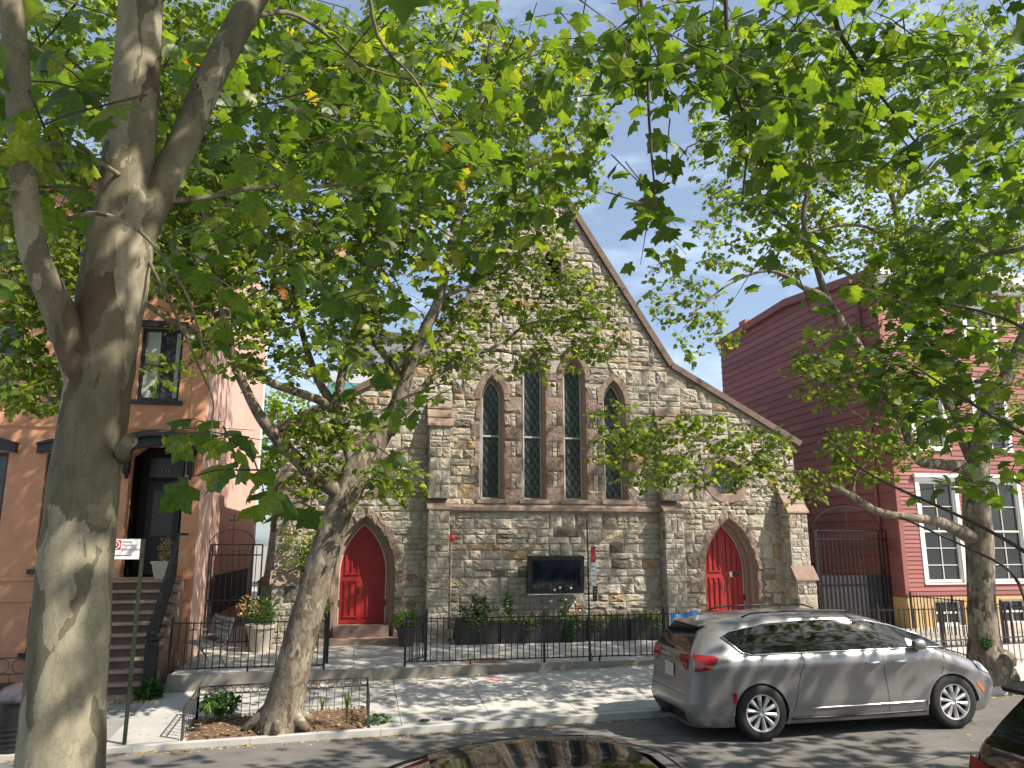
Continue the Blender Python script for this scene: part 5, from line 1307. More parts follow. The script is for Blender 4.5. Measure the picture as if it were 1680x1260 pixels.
def wheel(parent, x, y, side, R=.375, spokes=10):
    M_ = Matrix.Rotation(side*-pi/2, 4, 'X'); w_ = bpy.data.objects.new('wheel', None); link(w_, parent); w_.location = (x, y, R); w_.rotation_euler = (0, .2, 0)
    m1 = MB(); m1.lathe([(.245, -.10), (.30, -.11), (R-.02, -.105), (R, -.08), (R, .08), (R-.02, .105), (.30, .112), (.245, .10)], 40, M_); m1.build('tyre', TYRE, w_, True, auto=50)
    m1 = MB(); m1.lathe([(0, -.02), (.22, -.02), (.24, .06), (.0, .0)], 32, M_); m1.build('wheel_hub', mat('hub_black', (.004, .004, .004), .9), w_)
    m1 = MB(); m1.lathe([(.222, .02), (.238, .10), (.252, .104), (.252, .05), (.235, .0)], 40, M_)
    m1.lathe([(0, .06), (.045, .075), (.05, .06), (.05, .02), (0, .02)], 20, M_)
    for k in range(spokes):
        a = 2*pi*k/spokes; d = Vector((cos(a), sin(a), 0)); t_ = Vector((-sin(a), cos(a), 0)); z = Vector((0, 0, 1))
        vs = [d*.035-t_*.013+z*.07, d*.035+t_*.013+z*.07, d*.13+t_*.02+z*.082, d*.13-t_*.02+z*.082, d*.235+t_*.033+z*.085, d*.235-t_*.033+z*.085, d*.13+z*.098, d*.235+z*.092, d*.04+z*.086]
        vs += [v-z*.05 for v in vs[:6]]
        vs = [tuple(M_ @ v) for v in vs]
        m1.add(vs, [(0, 8, 6, 3), (8, 1, 2, 6), (3, 6, 7, 5), (6, 2, 4, 7), (0, 3, 12, 9), (3, 5, 14, 12), (1, 10, 11, 2), (2, 11, 13, 4)])
    m1.build('rim', ALLOY, w_)
    return w_
def rect_poly(pts): return pts
# --- silver minivan
vx0, vyc = 4.80, 11.74
van = thing('silver_minivan', 'silver minivan parked at the far kerb in front of the church, facing right', 'van', (vx0, vyc, zroad(4.73)))
van.rotation_euler = (0, -math.atan(.0165), radians(-1.3))
top = [(0, 1.50), (.18, 1.62), (.35, 1.675), (.8, 1.735), (1.4, 1.77), (2.0, 1.775), (2.6, 1.755), (3.05, 1.70), (3.4, 1.60), (3.75, 1.42), (4.1, 1.20), (4.3, 1.09), (4.5, 1.03), (4.75, .96), (4.90, .87), (5.0, .78), (5.07, .70)]
vz = lambda z: float(np.interp(z, [0, .75, 1.1, 1.8], [0, .75, 1.17, 1.70]))
top = [(a_, vz(b_)) for a_, b_ in top]
VANC = Car(5.07, 2.02, top, [(.2, .10), (.32, .02), (.55, 0), (.70, .05), (.9, .07), (1.17, .11), (1.30, .20), (1.45, .31), (1.56, .40), (1.8, .42)], [(.2, 4.95), (.4, 5.04), (.6, 5.07), (.75, 5.02), (.9, 4.9), (1.1, 4.8), (1.8, 4.6)], 1.15, 0, zb=.165, roofw=.64)
VANC.crease = True
VANC.rc = (.62, .70)
c = VANC; c.zm = vz; WB = (1.03, 4.12)
c.body(VAN, van, WB)
W_ = c.W
for sd in (-1, 1):
    g1 = [(.62, 1.42), (.72, 1.47), (1.25, 1.585), (1.68, 1.61), (1.70, 1.12), (.98, 1.12), (.86, 1.16)]
    g2 = [(1.82, 1.615), (2.4, 1.62), (2.92, 1.575), (2.98, 1.12), (1.84, 1.12)]
    g3 = [(3.06, 1.555), (3.30, 1.485), (3.70, 1.31), (3.95, 1.16), (3.98, 1.12), (3.06, 1.12)]
    strip = [(.58, 1.425), (.70, 1.49), (1.25, 1.61), (1.9, 1.645), (2.45, 1.645), (2.95, 1.60), (3.32, 1.505), (3.75, 1.315), (4.03, 1.14), (4.05, 1.10), (.95, 1.10), (.82, 1.14)]
    c.patch('window_surround', strip, sd, TINTG, van, .012, res=.03)
    for g in (g1, g2, g3): c.patch('side_window', g, sd, TINTG, van, .018, res=.03)
    c.line('window_chrome', [(.95, 1.095), (4.06, 1.095)], sd, CHROME, van, .010, .014)
    c.line('window_chrome', [(.95, 1.095), (.80, 1.14), (.57, 1.425), (.70, 1.50), (1.25, 1.62), (1.9, 1.655), (2.45, 1.655), (2.95, 1.61), (3.33, 1.512), (3.77, 1.318), (4.06, 1.10)], sd, CHROME, van, .008, .014)
    c.line('side_moulding', [(1.80, .40), (2.8, .405), (3.66, .41)], sd, CHROME, van, .012, .004)
    c.line('sill_trim', [(1.50, .27), (2.4, .26), (3.66, .27)], sd, BLKPL, van, .018, .0)
    c.line('door_gap', [(1.74, 1.09), (1.73, .98), (1.62, .70), (1.52, .34)], sd, BLKPL, van, .0035, .001); c.line('door_gap', [(2.99, 1.09), (3.02, .9), (3.06, .27)], sd, BLKPL, van, .0035, .001)
    c.line('door_gap', [(4.02, 1.08), (4.02, .85), (3.82, .55), (3.75, .27)], sd, BLKPL, van, .0035, .001); c.line('door_gap', [(1.55, .30), (3.75, .27)], sd, BLKPL, van, .003, .001)
    for hx in (2.72, 3.16):
        m1 = MB(); yy = sd*(c.y(hx, .98)+.025)
        m1.tube([(hx, yy-sd*.03, .985), (hx+.03, yy, .99), (hx+.19, yy, .99), (hx+.22, yy-sd*.03, .985)], .016, 6); m1.build('door_handle', CHROME, van, True)
    m1 = MB(); yy = sd*(W_*.93)
    m1.lathe([(0, -.12), (.07, -.11), (.10, -.03), (.10, .06), (.07, .10), (0, .11)], 16, Matrix.Translation((3.60, yy+sd*.10, 1.22)) @ Matrix.Scale(.8, 4) @ Matrix.Rotation(radians(90), 4, 'Y') @ Matrix.Scale(1.0, 4)); m1.box(3.56, 3.64, *sorted((yy-.05, yy+sd*.06)), 1.14, 1.19); m1.build('wing_mirror', VAN, van, True, auto=50)
    # lamps on the corners
    c.patch('taillight', [(.13, 1.11), (.38, 1.10), (.44, 1.07), (.32, .95), (.11, .91)], sd, REDL, van, .012)
    c.patch('side_marker', [(.60, .66), (.66, .66), (.65, .50), (.60, .52)], sd, REDL, van, .006)
    c.patch('side_marker', [(4.55, .64), (4.60, .62), (4.70, .52), (4.69, .46), (4.64, .5)], sd, AMBER, van, .006)
    c.patch('headlight', [(4.60, .90), (4.78, .86), (4.98, .77), (5.02, .71), (4.86, .73), (4.66, .80)], sd, CLEARL, van, .010)
    for wx in WB: wheel(van, wx, sd*(W_-.115), sd)
    m1 = MB(); n_ = 12   # roof rail
    m1.tube([(1.0+1.9*i/n_, sd*.60, c.top(1.0+1.9*i/n_)+(.035 if 0 < i < n_ else -.01)) for i in range(n_+1)], .014, 6); m1.build('roof_rail', BLKPL, van, True)
    for ax in WB:
        m1 = MB(); m1.strip([(ax+.42*cos(t), .36+.42*sin(t)) for t in [pi*i/24-.0 for i in range(25)]], [(ax+.445*cos(t), .36+.445*sin(t)) for t in [pi*i/24 for i in range(25)]], fr((0, sd*(W_-.028), 0), (1, 0, 0), (0, 0, 1), (0, sd, 0)), -.05, .012); m1.build('arch_lip', VAN, van, True, auto=40)
# inner cabin floor block so that the arches read dark
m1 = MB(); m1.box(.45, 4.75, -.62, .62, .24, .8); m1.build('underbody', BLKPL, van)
c.rearp('rear_window', [(-.66, 1.12), (.66, 1.12), (.56, 1.36), (.47, 1.60), (-.47, 1.60), (-.56, 1.36)], TINTG, van, .012)
for sd in (-1, 1):
    c.rearp('taillight', [(sd*.38, 1.08), (sd*.69, 1.11), (sd*.69, .92), (sd*.60, .92), (sd*.42, .99)], REDL, van, .014)
c.rearp('tail_garnish', [(-.42, 1.045), (.42, 1.045), (.45, 1.005), (-.45, 1.005)], CHROME, van, .012)
c.rearp('number_plate', [(-.17, .94), (.17, .94), (.17, .78), (-.17, .78)], mat('plate', (.55, .52, .45), .4, var=.2, scale=30), van, .02)
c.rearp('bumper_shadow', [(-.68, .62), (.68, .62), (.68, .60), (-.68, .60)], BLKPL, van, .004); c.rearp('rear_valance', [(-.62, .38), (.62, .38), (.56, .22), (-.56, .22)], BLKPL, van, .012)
m1 = MB(); m1.box(-.10, .2, -.06, .06, .26, .33); m1.box(-.12, -.04, -.04, .04, .25, .34); m1.build('tow_hitch', BLKPL, van)
m1 = MB(); m1.prism([(.46, 1.59), (.33, 1.55), (.34, 1.53), (.50, 1.565)], fr((0, 0, 0), (1, 0, 0), (0, 0, 1), (0, -1, 0)), -.50, .50); m1.build('spoiler', VAN, van)
m1 = MB(); m1.prism([(.50, 1.56), (.54, 1.64), (.68, 1.645), (.80, 1.60)], fr((0, 0, 0), (1, 0, 0), (0, 0, 1), (0, -1, 0)), -.03, .03); m1.build('roof_antenna', WHITE, van)
m1 = MB(); m1.bar((.09, -.05, 1.20), (.12, .30, 1.25), .014); m1.build('wiper', BLKPL, van)
c.rearp('badge', [(-.10, 1.025), (.10, 1.025), (.06, 1.04), (-.06, 1.04)], CHROME, van, .018)
# --- black saloon roof in the foreground
bs = thing('black_saloon', 'glossy black car at the bottom edge, only its domed reflective roof in view', 'car', (-.75, 5.22, zroad(1.5)+.04))
topb = [(0, 1.02), (.25, 1.05), (.6, 1.12), (1.0, 1.27), (1.4, 1.385), (1.8, 1.435), (2.2, 1.45), (2.6, 1.43), (3.0, 1.34), (3.35, 1.16), (3.6, 1.0), (3.9, .93), (4.3, .84), (4.6, .72), (4.7, .6)]
BC = Car(4.7, 1.84, topb, [(.2, .12), (.5, 0), (.8, .02), (1.0, .10), (1.5, .6)], [(.2, 4.6), (.5, 4.7), (.7, 4.62), (.9, 4.4), (1.5, 3.6)], .93, 0, zb=.18, roofw=.64)
BC.body(BLACKC, bs, (.85, 3.72))
for sd in (-1, 1):
    BC.patch('side_window', [(.85, 1.10), (1.15, 1.24), (1.6, 1.345), (2.15, 1.375), (2.2, .99), (1.0, .99)], sd, TINTG, bs, .006); BC.patch('side_window', [(2.25, 1.375), (2.6, 1.34), (3.0, 1.22), (3.3, 1.0), (2.25, .99)], sd, TINTG, bs, .006)
    BC.line('roof_gutter', [(.75, 1.12), (1.1, 1.26), (1.6, 1.372), (2.2, 1.40), (2.65, 1.37), (3.05, 1.255), (3.4, 1.02)], sd, mat('maroon_reflex', (.05, .012, .014), .2, coat=1), bs, .010, .004)
    for wx in (.85, 3.72): wheel(bs, wx, sd*.80, sd, .33)
m1 = MB(); xs_ = [1.30+1.35*i/10 for i in range(11)]; ys_ = [-.46+.92*j/8 for j in range(9)]
def roofy(X, Y):
    P = BC.prof(X); 
    for i in range(len(P)-1, 10, -1):
        if P[i-1][0]*BC.W >= abs(Y) >= P[i][0]*BC.W: t = (abs(Y)-P[i][0]*BC.W)/(P[i-1][0]*BC.W-P[i][0]*BC.W); return P[i][1]+(P[i-1][1]-P[i][1])*t
    return P[-1][1]
m1.add([(X, Y, roofy(X, Y)+.005) for X in xs_ for Y in ys_], [(i*9+j, i*9+j+1, (i+1)*9+j+1, (i+1)*9+j) for i in range(10) for j in range(8)]); m1.build('glass_roof', TINTG, bs, True)
# --- dark hatchback at the lower right
dh = thing('dark_hatchback', 'dark green-black hatchback at the lower right corner with a red tail lamp', 'car', (5.12, 5.30, zroad(6.5)))
toph = [(0, 1.22), (.15, 1.42), (.30, 1.56), (.5, 1.60), (1.0, 1.63), (1.6, 1.62), (2.2, 1.55), (2.7, 1.35), (3.1, 1.1), (3.4, 1.0), (3.9, .92), (4.3, .78), (4.4, .65)]
HC = Car(4.4, 1.84, toph, [(.2, .10), (.5, 0), (.8, .03), (1.0, .08), (1.15, .14), (1.35, .30), (1.55, .46), (1.7, .5)], [(.2, 4.3), (.5, 4.4), (.7, 4.3), (.9, 4.0), (1.7, 3.4)], 1.0, 0, zb=.18, roofw=.66)
HC.body(mat('dark_green_paint', (.012, .014, .014), .13, 0, .05, 2, coat=1), dh, (.80, 3.45))
HC.rearp('rear_window', [(-.66, 1.10), (.66, 1.10), (.60, 1.3), (.52, 1.48), (-.52, 1.48), (-.60, 1.3)], TINTG, dh, .012)
for sd in (-1, 1):
    HC.rearp('taillight', [(sd*.50, .92), (sd*.80, .99), (sd*.80, .78), (sd*.66, .76)], REDL, dh, .012); HC.patch('taillight', [(.07, .99), (.20, 1.03), (.16, .86), (.06, .80)], sd, REDL, dh, .010)
    HC.patch('side_window', [(.55, 1.08), (.60, 1.35), (1.5, 1.50), (2.2, 1.44), (2.9, 1.08)], sd, TINTG, dh, .006)
    HC.line('shoulder_line', [(.20, 1.06), (.6, 1.05), (1.8, 1.04), (3.0, 1.02)], sd, mat('blue_sheen', (.08, .09, .12), .2, .6), dh, .010, .003)
    for wx in (.80, 3.45): wheel(dh, wx, sd*.80, sd, .33)
m1 = MB(); m1.prism([(.52, 1.60), (.26, 1.555), (.28, 1.52), (.60, 1.56)], fr((0, 0, 0), (1, 0, 0), (0, 0, 1), (0, -1, 0)), -.60, .60); m1.build('spoiler', BLKPL, dh)
m1 = MB(); M_ = Matrix.Translation((.055, .0, .90)) @ Matrix.Rotation(-pi/2, 4, 'Y'); m1.lathe([(.045, 0), (.062, .0), (.062, .02), (.045, .02)], 24, M_); m1.box(.02, .05, -.008, .008, .86, .94); m1.build('round_badge', CHROME, dh, True, auto=40)
HC.rearp('garnish', [(-.60, 1.075), (.60, 1.075), (.62, 1.05), (-.62, 1.05)], mat('blue_sheen', (.1, .1, .12), .2), dh, .012)
# --- scooter with top box at the right edge
sc = thing('parked_scooter', 'parked scooter with a round black top box at the right frame edge', 'scooter', (13.0, 12.35, zroad(13)), rz=radians(8))
for wx in (-.60, .62):
    m1 = MB(); m1.lathe([(.13, -.05), (.22, -.05), (.24, 0), (.22, .05), (.13, .05)], 24, Matrix.Translation((wx, 0, .24)) @ Matrix.Rotation(pi/2, 4, 'X')); m1.build('wheel', TYRE, sc, True)
m1 = MB(); m1.tube([(-.75, 0, .72), (-.5, 0, .75), (-.1, 0, .72), (.1, 0, .45), (.3, 0, .32), (.45, 0, .5), (.5, 0, .95)], [.08, .14, .13, .10, .09, .11, .05], 12); m1.build('bodywork', mat('scooter_blue', (.30, .36, .45), .3, coat=.6), sc, True)
m1 = MB(); m1.tube([(-.62, 0, .86), (-.3, 0, .87), (.0, 0, .83)], [.10, .14, .10], 10); m1.build('seat', BLKPL, sc, True)
m1 = MB(); m1.tube([(.5, -.3, 1.02), (.48, 0, 1.0), (.5, .3, 1.02)], .02, 8); m1.build('handlebar', BLKPL, sc)
m1 = MB(); m1.lathe([(0, 0), (.19, .02), (.235, .12), (.22, .26), (.13, .35), (0, .37)], 24, c=(-.86, 0, .86)); m1.build('top_box', mat('top_box', (.012, .012, .02), .2, coat=.7), sc, True)

# ------------------------------------------------------------------ background beyond the church
gb = thing('grey_building', 'dark grey modern building far behind the left aisle of the church', 'building', (0, 0, 0))
a = onY(505, 640, 52); b = onY(770, 562, 52); zt = b[2]
m1 = MB(); m1.box(a[0]+2.2, b[0], 52, 64, 0, zt); m1.build('wall', mat('grey_cladding', (.20, .205, .22), .7, var=.08), gb)
m1 = MB(); m1.box(a[0]+1.0, a[0]+6, 50, 51.9, 0, a[2]+.8); m1.build('wall', mat('pale_panel', (.50, .50, .50), .6), gb)
m1 = MB(); m1.box(a[0]+2, b[0]+.3, 51.8, 64, zt, zt+.4); m1.build('roof_edge', ROOF, gb)
for i in range(5):
    m1 = MB(); X = a[0]+3+i*2.2; m1.box(X, X+1.3, 51.93, 51.99, zt-2.6, zt-1.2); m1.build('window', WING, gb)
m1 = MB(); m1.box(a[0]+1.4, a[0]+5.4, 49.95, 49.99, a[2]-.6, a[2]+.2); m1.build('window', mat('teal_glass', (.10, .28, .27), .15), gb)
# houses across the street behind the viewer (they close the street for reflections and bounce light)
# ------------------------------------------------------------------ trees
def smooth_path(P, R, k=4):
    P = [np.array(p, float) for p in P]; out = []; rad = []
    for i in range(len(P)-1):
        p0 = P[max(i-1, 0)]; p1 = P[i]; p2 = P[i+1]; p3 = P[min(i+2, len(P)-1)]
        for j in range(k):
            t = j/k; out.append(.5*((2*p1)+(-p0+p2)*t+(2*p0-5*p1+4*p2-p3)*t*t+(-p0+3*p1-3*p2+p3)*t**3)); rad.append(R[i]+(R[i+1]-R[i])*t)
    out.append(P[-1]); rad.append(R[-1]); return [tuple(p) for p in out], rad
def limb_px(pts, n=16, k=4, seed=0, wob=.03):
    """pts: (px, py, width_px, Y): centre line measured in the photograph, set at street depth Y"""
    P = []; R = []
    for (x, y, wd, Y) in pts:
        p = onY(x, y, Y); z = proj(p)[2]; P.append(p); R.append(wd*.5*z/F_*(.96 if Y < 8 else .84))
    P, R = smooth_path(P, R, k); mb = MB(); mb.tube(P, R, n, wob=wob, seed=seed); return mb, P, R
def build_tree(name, label, bark, root, limbs, group=None):
    t = thing(name, label, 'tree', root, group); t.location = (0, 0, 0)
    for i, (nm, pts, n) in enumerate(limbs):
        mb, P, R = limb_px(pts, n, seed=i+3); mb.build(nm, bark, t, True)
    return t
def add_twigs(TW, parent, main=None, thin=.004):
    mb = MB()
    for (p0, p1, p2), size in TW:
        r_ = max(.0025, size*.03); mb.tube([p0, p1, p2], [r_*1.3, r_, r_*.5], 3, cap=False)
    mb.build('twigs', TWIG, parent, kind='stuff')
def add_crown(t, clusters, seed, m, shape, per, objs, name='crown', tw=True, tmax=1, mul=1, sc=1):
    P, D, NN, SZ, TW = cloud(clusters, seed, per, mul, sc)
    r_ = np.random.default_rng(seed); tint = r_.uniform(0, 1, len(P))**1.1*tmax
    if objs:
        # the leaves that show largest become objects of their own
        z = (P-_C)@_fw; px = 840+F_*((P-_C)@_rt)/z; py = 630-F_*((P-_C)@_up)/z
        vis = (z > .5) & (px > 0) & (px < 1680) & (py > 0) & (py < 1260); score = np.where(vis, SZ/z, 0); idx = np.argsort(-score)[:objs]
        rest = np.ones(len(P), bool); rest[idx] = False
        V, Fc = LV[shape]; meshes = []
        for k in range(14):
            me = bpy.data.meshes.new('leaf'); V2 = V.copy(); V2[:, 2] *= .5+.13*k; V2[:, 0] *= .88+.02*k; me.from_pydata(V2.tolist(), [], Fc.tolist()); me.materials.append(m)
            at = me.attributes.new('tint', 'FLOAT', 'POINT'); tv_ = (k+.5)/14 if k < 13 else (.975 if m is G1 else .9); at.data.foreach_set('value', [tv_*tmax]*len(V2)); meshes.append(me)
        R = leaf_rot(D[idx], NN[idx])
        for j, i in enumerate(idx):
            o = bpy.data.objects.new('leaf', meshes[int(r_.integers(0, 13)) if r_.random() > .012 else 13]); M4 = Matrix(R[j].tolist()).to_4x4(); M4 = Matrix.Translation(P[i]) @ M4 @ Matrix.Scale(float(SZ[i]), 4); link(o, t); o.matrix_local = M4
    else: rest = np.ones(len(P), bool)
    leaf_mesh(name, P[rest], D[rest], NN[rest], SZ[rest], tint[rest], m, t, 'stuff', shape)
    if tw: add_twigs(TW, t)
    return TW
def overhead(t, box, n, size, seed, m=None, shape=1, name='unseen_shade_crown'):
    """unseen crown leaves, added out of view to cast shade on the scene"""
    r_ = np.random.default_rng(seed); P = []
    while len(P) < n:
        k = 26; c = np.array([r_.uniform(box[0], box[1]), r_.uniform(box[2], box[3]), r_.uniform(box[4], box[5])])
        px, py, z = proj(c)
        if z > .3 and -60 < px < 1740 and -70 < py < 1400: continue
        if z > .3 and z < 2.6: continue
        q = c+r_.normal(size=(k, 3))*np.array([.42, .42, .22]); P += [w_ for w_ in q if not ((lambda u_: u_[2] > .3 and -20 < u_[0] < 1700 and -25 < u_[1] < 1300)(proj(w_)))]
    P = np.array(P); n_ = len(P); D = r_.normal(size=(n_, 3)); D[:, 2] -= .6; NN = r_.normal(size=(n_, 3))*.5; NN[:, 2] += 1
    return leaf_mesh(name, P, D, NN, size*r_.uniform(.7, 1.3, n_), r_.uniform(0, .9, n_), m or G1, t, 'stuff', shape)

# -- big near plane tree on the left
Y1 = 3.75
t1 = build_tree('plane_tree', 'large near plane tree with smooth mottled trunk forking on the left', BARK1, (0, 0, 0), [
    ('trunk', [(92, 1700, 160, Y1), (95, 1400, 145, Y1), (99, 1260, 136, Y1), (112, 1080, 126, Y1), (124, 930, 119, Y1), (140, 780, 110, Y1), (158, 660, 106, Y1), (172, 560, 106, Y1), (186, 470, 108, Y1), (198, 400, 104, Y1), (206, 330, 90, Y1), (213, 240, 82, Y1), (224, 120, 74, Y1), (232, 0, 70, Y1), (240, -150, 62, Y1), (240, -420, 50, Y1)], 24),
    ('limb', [(165, 690, 60, Y1), (140, 620, 68, Y1-.03), (118, 560, 60, Y1-.08), (88, 490, 50, Y1-.15), (58, 420, 45, Y1-.2), (42, 330, 42, Y1-.22), (36, 230, 41, Y1-.22), (28, 120, 40, Y1-.2), (18, 0, 38, Y1-.2), (5, -150, 34, Y1-.2), (-30, -400, 26, Y1-.2)], 18),
    ('limb', [(200, 450, 60, Y1), (228, 380, 62, Y1), (262, 310, 54, Y1+.03), (300, 236, 48, Y1+.08), (336, 150, 46, Y1+.12), (376, 70, 46, Y1+.2), (420, -10, 44, Y1+.3), (500, -150, 38, Y1+.5), (560, -350, 28, Y1+.8)], 18),
    ('branch', [(250, 330, 12, Y1), (330, 325, 9, Y1+.3), (420, 308, 9, Y1+.5), (520, 306, 7, Y1+.9), (600, 300, 4, Y1+1.2)], 8),
    ('branch', [(200, 290, 9, Y1-.1), (120, 240, 6, Y1-.4), (60, 236, 4, Y1-.6)], 6),
    ('branch', [(110, 360, 8, Y1-.2), (160, 350, 8, Y1-.3), (230, 380, 7, Y1-.4), (300, 470, 5, Y1-.5), (330, 560, 4, Y1-.5), (345, 640, 3, Y1-.5)], 6),
    ('branch', [(380, 40, 12, Y1+.3), (470, 20, 8, Y1+.8), (540, 60, 6, Y1+1.2), (600, 110, 5, Y1+1.5), (690, 135, 3, Y1+1.8)], 6),
    ('branch', [(240, 420, 7, Y1), (290, 520, 5, Y1-.2), (330, 610, 4, Y1-.3), (350, 660, 3, Y1-.3), (345, 720, 2, Y1-.3)], 6),
    ('branch', [(600, -60, 9, Y1+1), (620, 60, 6, Y1+1.2), (680, 130, 4, Y1+1.3), (720, 200, 3, Y1+1.4)], 6)])
stub = MB(); p = onY(200, 735, Y1-.12); stub.tube([tuple(p+np.array([-.02, .1, -.03])), tuple(p), tuple(p+np.array([.05, -.06, .03]))], [.035, .032, .03], 12); stub.build('cut_stub', BARK1, t1, True)
C1 = [(80, 70, 130, 90, 50, 3.2, 5.5, .17), (110, 210, 100, 110, 34, 3.0, 5, .16), (60, 330, 70, 60, 12, 3, 4.6, .15), (60, 440, 70, 50, 8, 4.6, 6.0, .14), (470, 80, 200, 110, 100, 4.2, 8, .15), (400, 230, 150, 130, 95, 4.0, 7.5, .15), (360, 390, 130, 90, 44, 3.8, 6.5, .14),
      (600, 150, 170, 150, 130, 4.8, 8.5, .15), (610, 320, 160, 110, 100, 4.5, 7.5, .15), (780, 110, 180, 130, 120, 5, 8.5, .15), (770, 280, 130, 90, 85, 5, 8, .15), (930, 110, 100, 100, 60, 5, 8, .15), (900, 260, 70, 70, 26, 5, 7, .15), (860, 350, 60, 45, 16, 5, 7, .15),
      (500, 430, 150, 70, 56, 4.8, 8, .14), (600, 500, 90, 70, 30, 5.5, 8, .15), (400, 560, 60, 60, 9, 4.4, 6, .14), (380, 690, 80, 34, 22, 4.4, 5.6, .14), (360, 750, 30, 20, 3, 3.8, 4.5, .15), (455, 830, 45, 40, 10, 4, 5, .15), (600, 590, 70, 40, 12, 5.2, 7, .14), (655, 670, 50, 45, 14, 5.4, 7, .15), (620, 700, 50, 50, 8, 5.4, 7, .15), (540, 520, 60, 50, 12, 5, 7, .14), (420, 780, 26, 40, 5, 4.6, 5, .14), (730, 410, 60, 50, 18, 5, 7, .15)]
add_crown(t1, C1, 21, G1, 0, 5, 300, mul=1.12, sc=1.1)
overhead(t1, (-4, 7, -5, 2.6, 4.4, 9.5), 13000, .21, 31)  # unseen leaf clumps, set here to shade the trunk
# -- near tree whose trunk stands right of the view
def wl(t, nm, pts, r_, n=12):
    P, R = smooth_path(pts, r_, 4); mb = MB(); mb.tube(P, R, n, wob=.03); return mb.build(nm, BARK1, t, True)
t0 = thing('plane_tree', 'plane tree off the right edge whose dark leafy boughs hang over the upper right', 'tree', (0, 0, 0))
wl(t0, 'trunk', [(8.2, 2.6, -.5), (8.1, 2.7, 1.5), (8.0, 2.8, 3.5), (7.8, 3.0, 5.5), (7.2, 3.2, 8), (6.8, 3.3, 11)], [.30, .24, .22, .19, .14, .06])
wl(t0, 'limb', [(7.9, 2.9, 4.8), (6.9, 3.6, 6.8), (5.6, 4.2, 8.2), (4.2, 4.7, 9.3), (2.8, 5.2, 10.2)], [.13, .10, .07, .05, .02], 10)
wl(t0, 'limb', [(7.9, 3.0, 3.8), (7.6, 4.3, 5.0), (7.4, 5.6, 5.7), (7.0, 7.2, 6.0)], [.10, .08, .05, .02], 10)
for q, pts in enumerate([[(1720, 930, 9, 5.6), (1640, 880, 7, 6), (1560, 840, 6, 6.4), (1470, 800, 5, 6.8), (1400, 760, 3, 7.2), (1350, 700, 2, 7.4)], [(1700, 720, 9, 5), (1640, 690, 7, 5.4), (1560, 640, 5, 5.8), (1500, 600, 4, 6.2)], [(1380, -60, 12, 5.4), (1370, 30, 10, 5.5), (1400, 90, 9, 5.6), (1440, 150, 6, 5.7), (1500, 230, 4, 5.8)],
                         [(1190, -40, 9, 5), (1193, 60, 8, 5.1), (1205, 140, 7, 5.2), (1225, 220, 5, 5.3), (1218, 330, 4, 5.4)], [(1040, -60, 9, 5.5), (1060, 60, 6, 5.6), (1065, 200, 5, 5.7), (1075, 320, 3, 5.7)], [(1720, 560, 8, 5), (1640, 520, 6, 5.3), (1560, 500, 4, 5.6)], [(1690, 1010, 7, 5.4), (1660, 940, 5, 5.6), (1590, 900, 4, 6.0), (1480, 850, 3, 6.5)]]):
    mb, _, _ = limb_px(pts, 6, seed=q); mb.build('branch', TWIG, t0, True)
C0 = [(1620, 180, 80, 150, 90, 6, 9, .14), (1130, 90, 120, 90, 50, 4.8, 7.5, .15), (1560, 380, 100, 80, 60, 6.5, 9, .14), (1050, 60, 90, 90, 60, 4.6, 7.5, .15), (1160, 150, 85, 110, 60, 4.4, 6.5, .15), (1085, 300, 40, 80, 24, 5, 6.5, .15), (1280, 60, 120, 75, 64, 4.6, 7, .15), (1320, 190, 110, 100, 50, 5, 7, .15), (1430, 110, 120, 100, 60, 4.6, 7, .15), (1490, 235, 120, 50, 30, 4.8, 6, .16), (1240, 270, 50, 70, 20, 4.8, 6, .15), (1400, 60, 150, 60, 40, 4.6, 7, .15),
      (1290, 430, 60, 55, 14, 5, 6.5, .15), (1600, 80, 90, 80, 60, 6, 9, .14), (1655, 240, 50, 130, 60, 6, 9, .14), (1600, 330, 80, 90, 60, 6.5, 9, .14), (1540, 440, 110, 70, 110, 6.5, 9, .14), (1500, 545, 90, 70, 90, 6.5, 8.5, .14), (1600, 540, 90, 90, 60, 6, 8.5, .14), (1500, 620, 80, 60, 40, 6.5, 8.5, .14), (1450, 520, 60, 60, 24, 6.5, 8.5, .14), (1500, 660, 55, 50, 26, 6.2, 8, .14), (1630, 730, 70, 75, 44, 6, 8, .14), (1540, 790, 50, 30, 7, 6.2, 7.5, .14), (1590, 660, 60, 50, 22, 6, 8, .14), (1240, 150, 50, 60, 22, 5, 7, .15)]
add_crown(t0, C0, 22, G1, 0, 5, 300, tmax=.85, mul=1.55, sc=1.22)
overhead(t0, (4, 14, -3, 9, 5.5, 10.5), 4500, .21, 32)

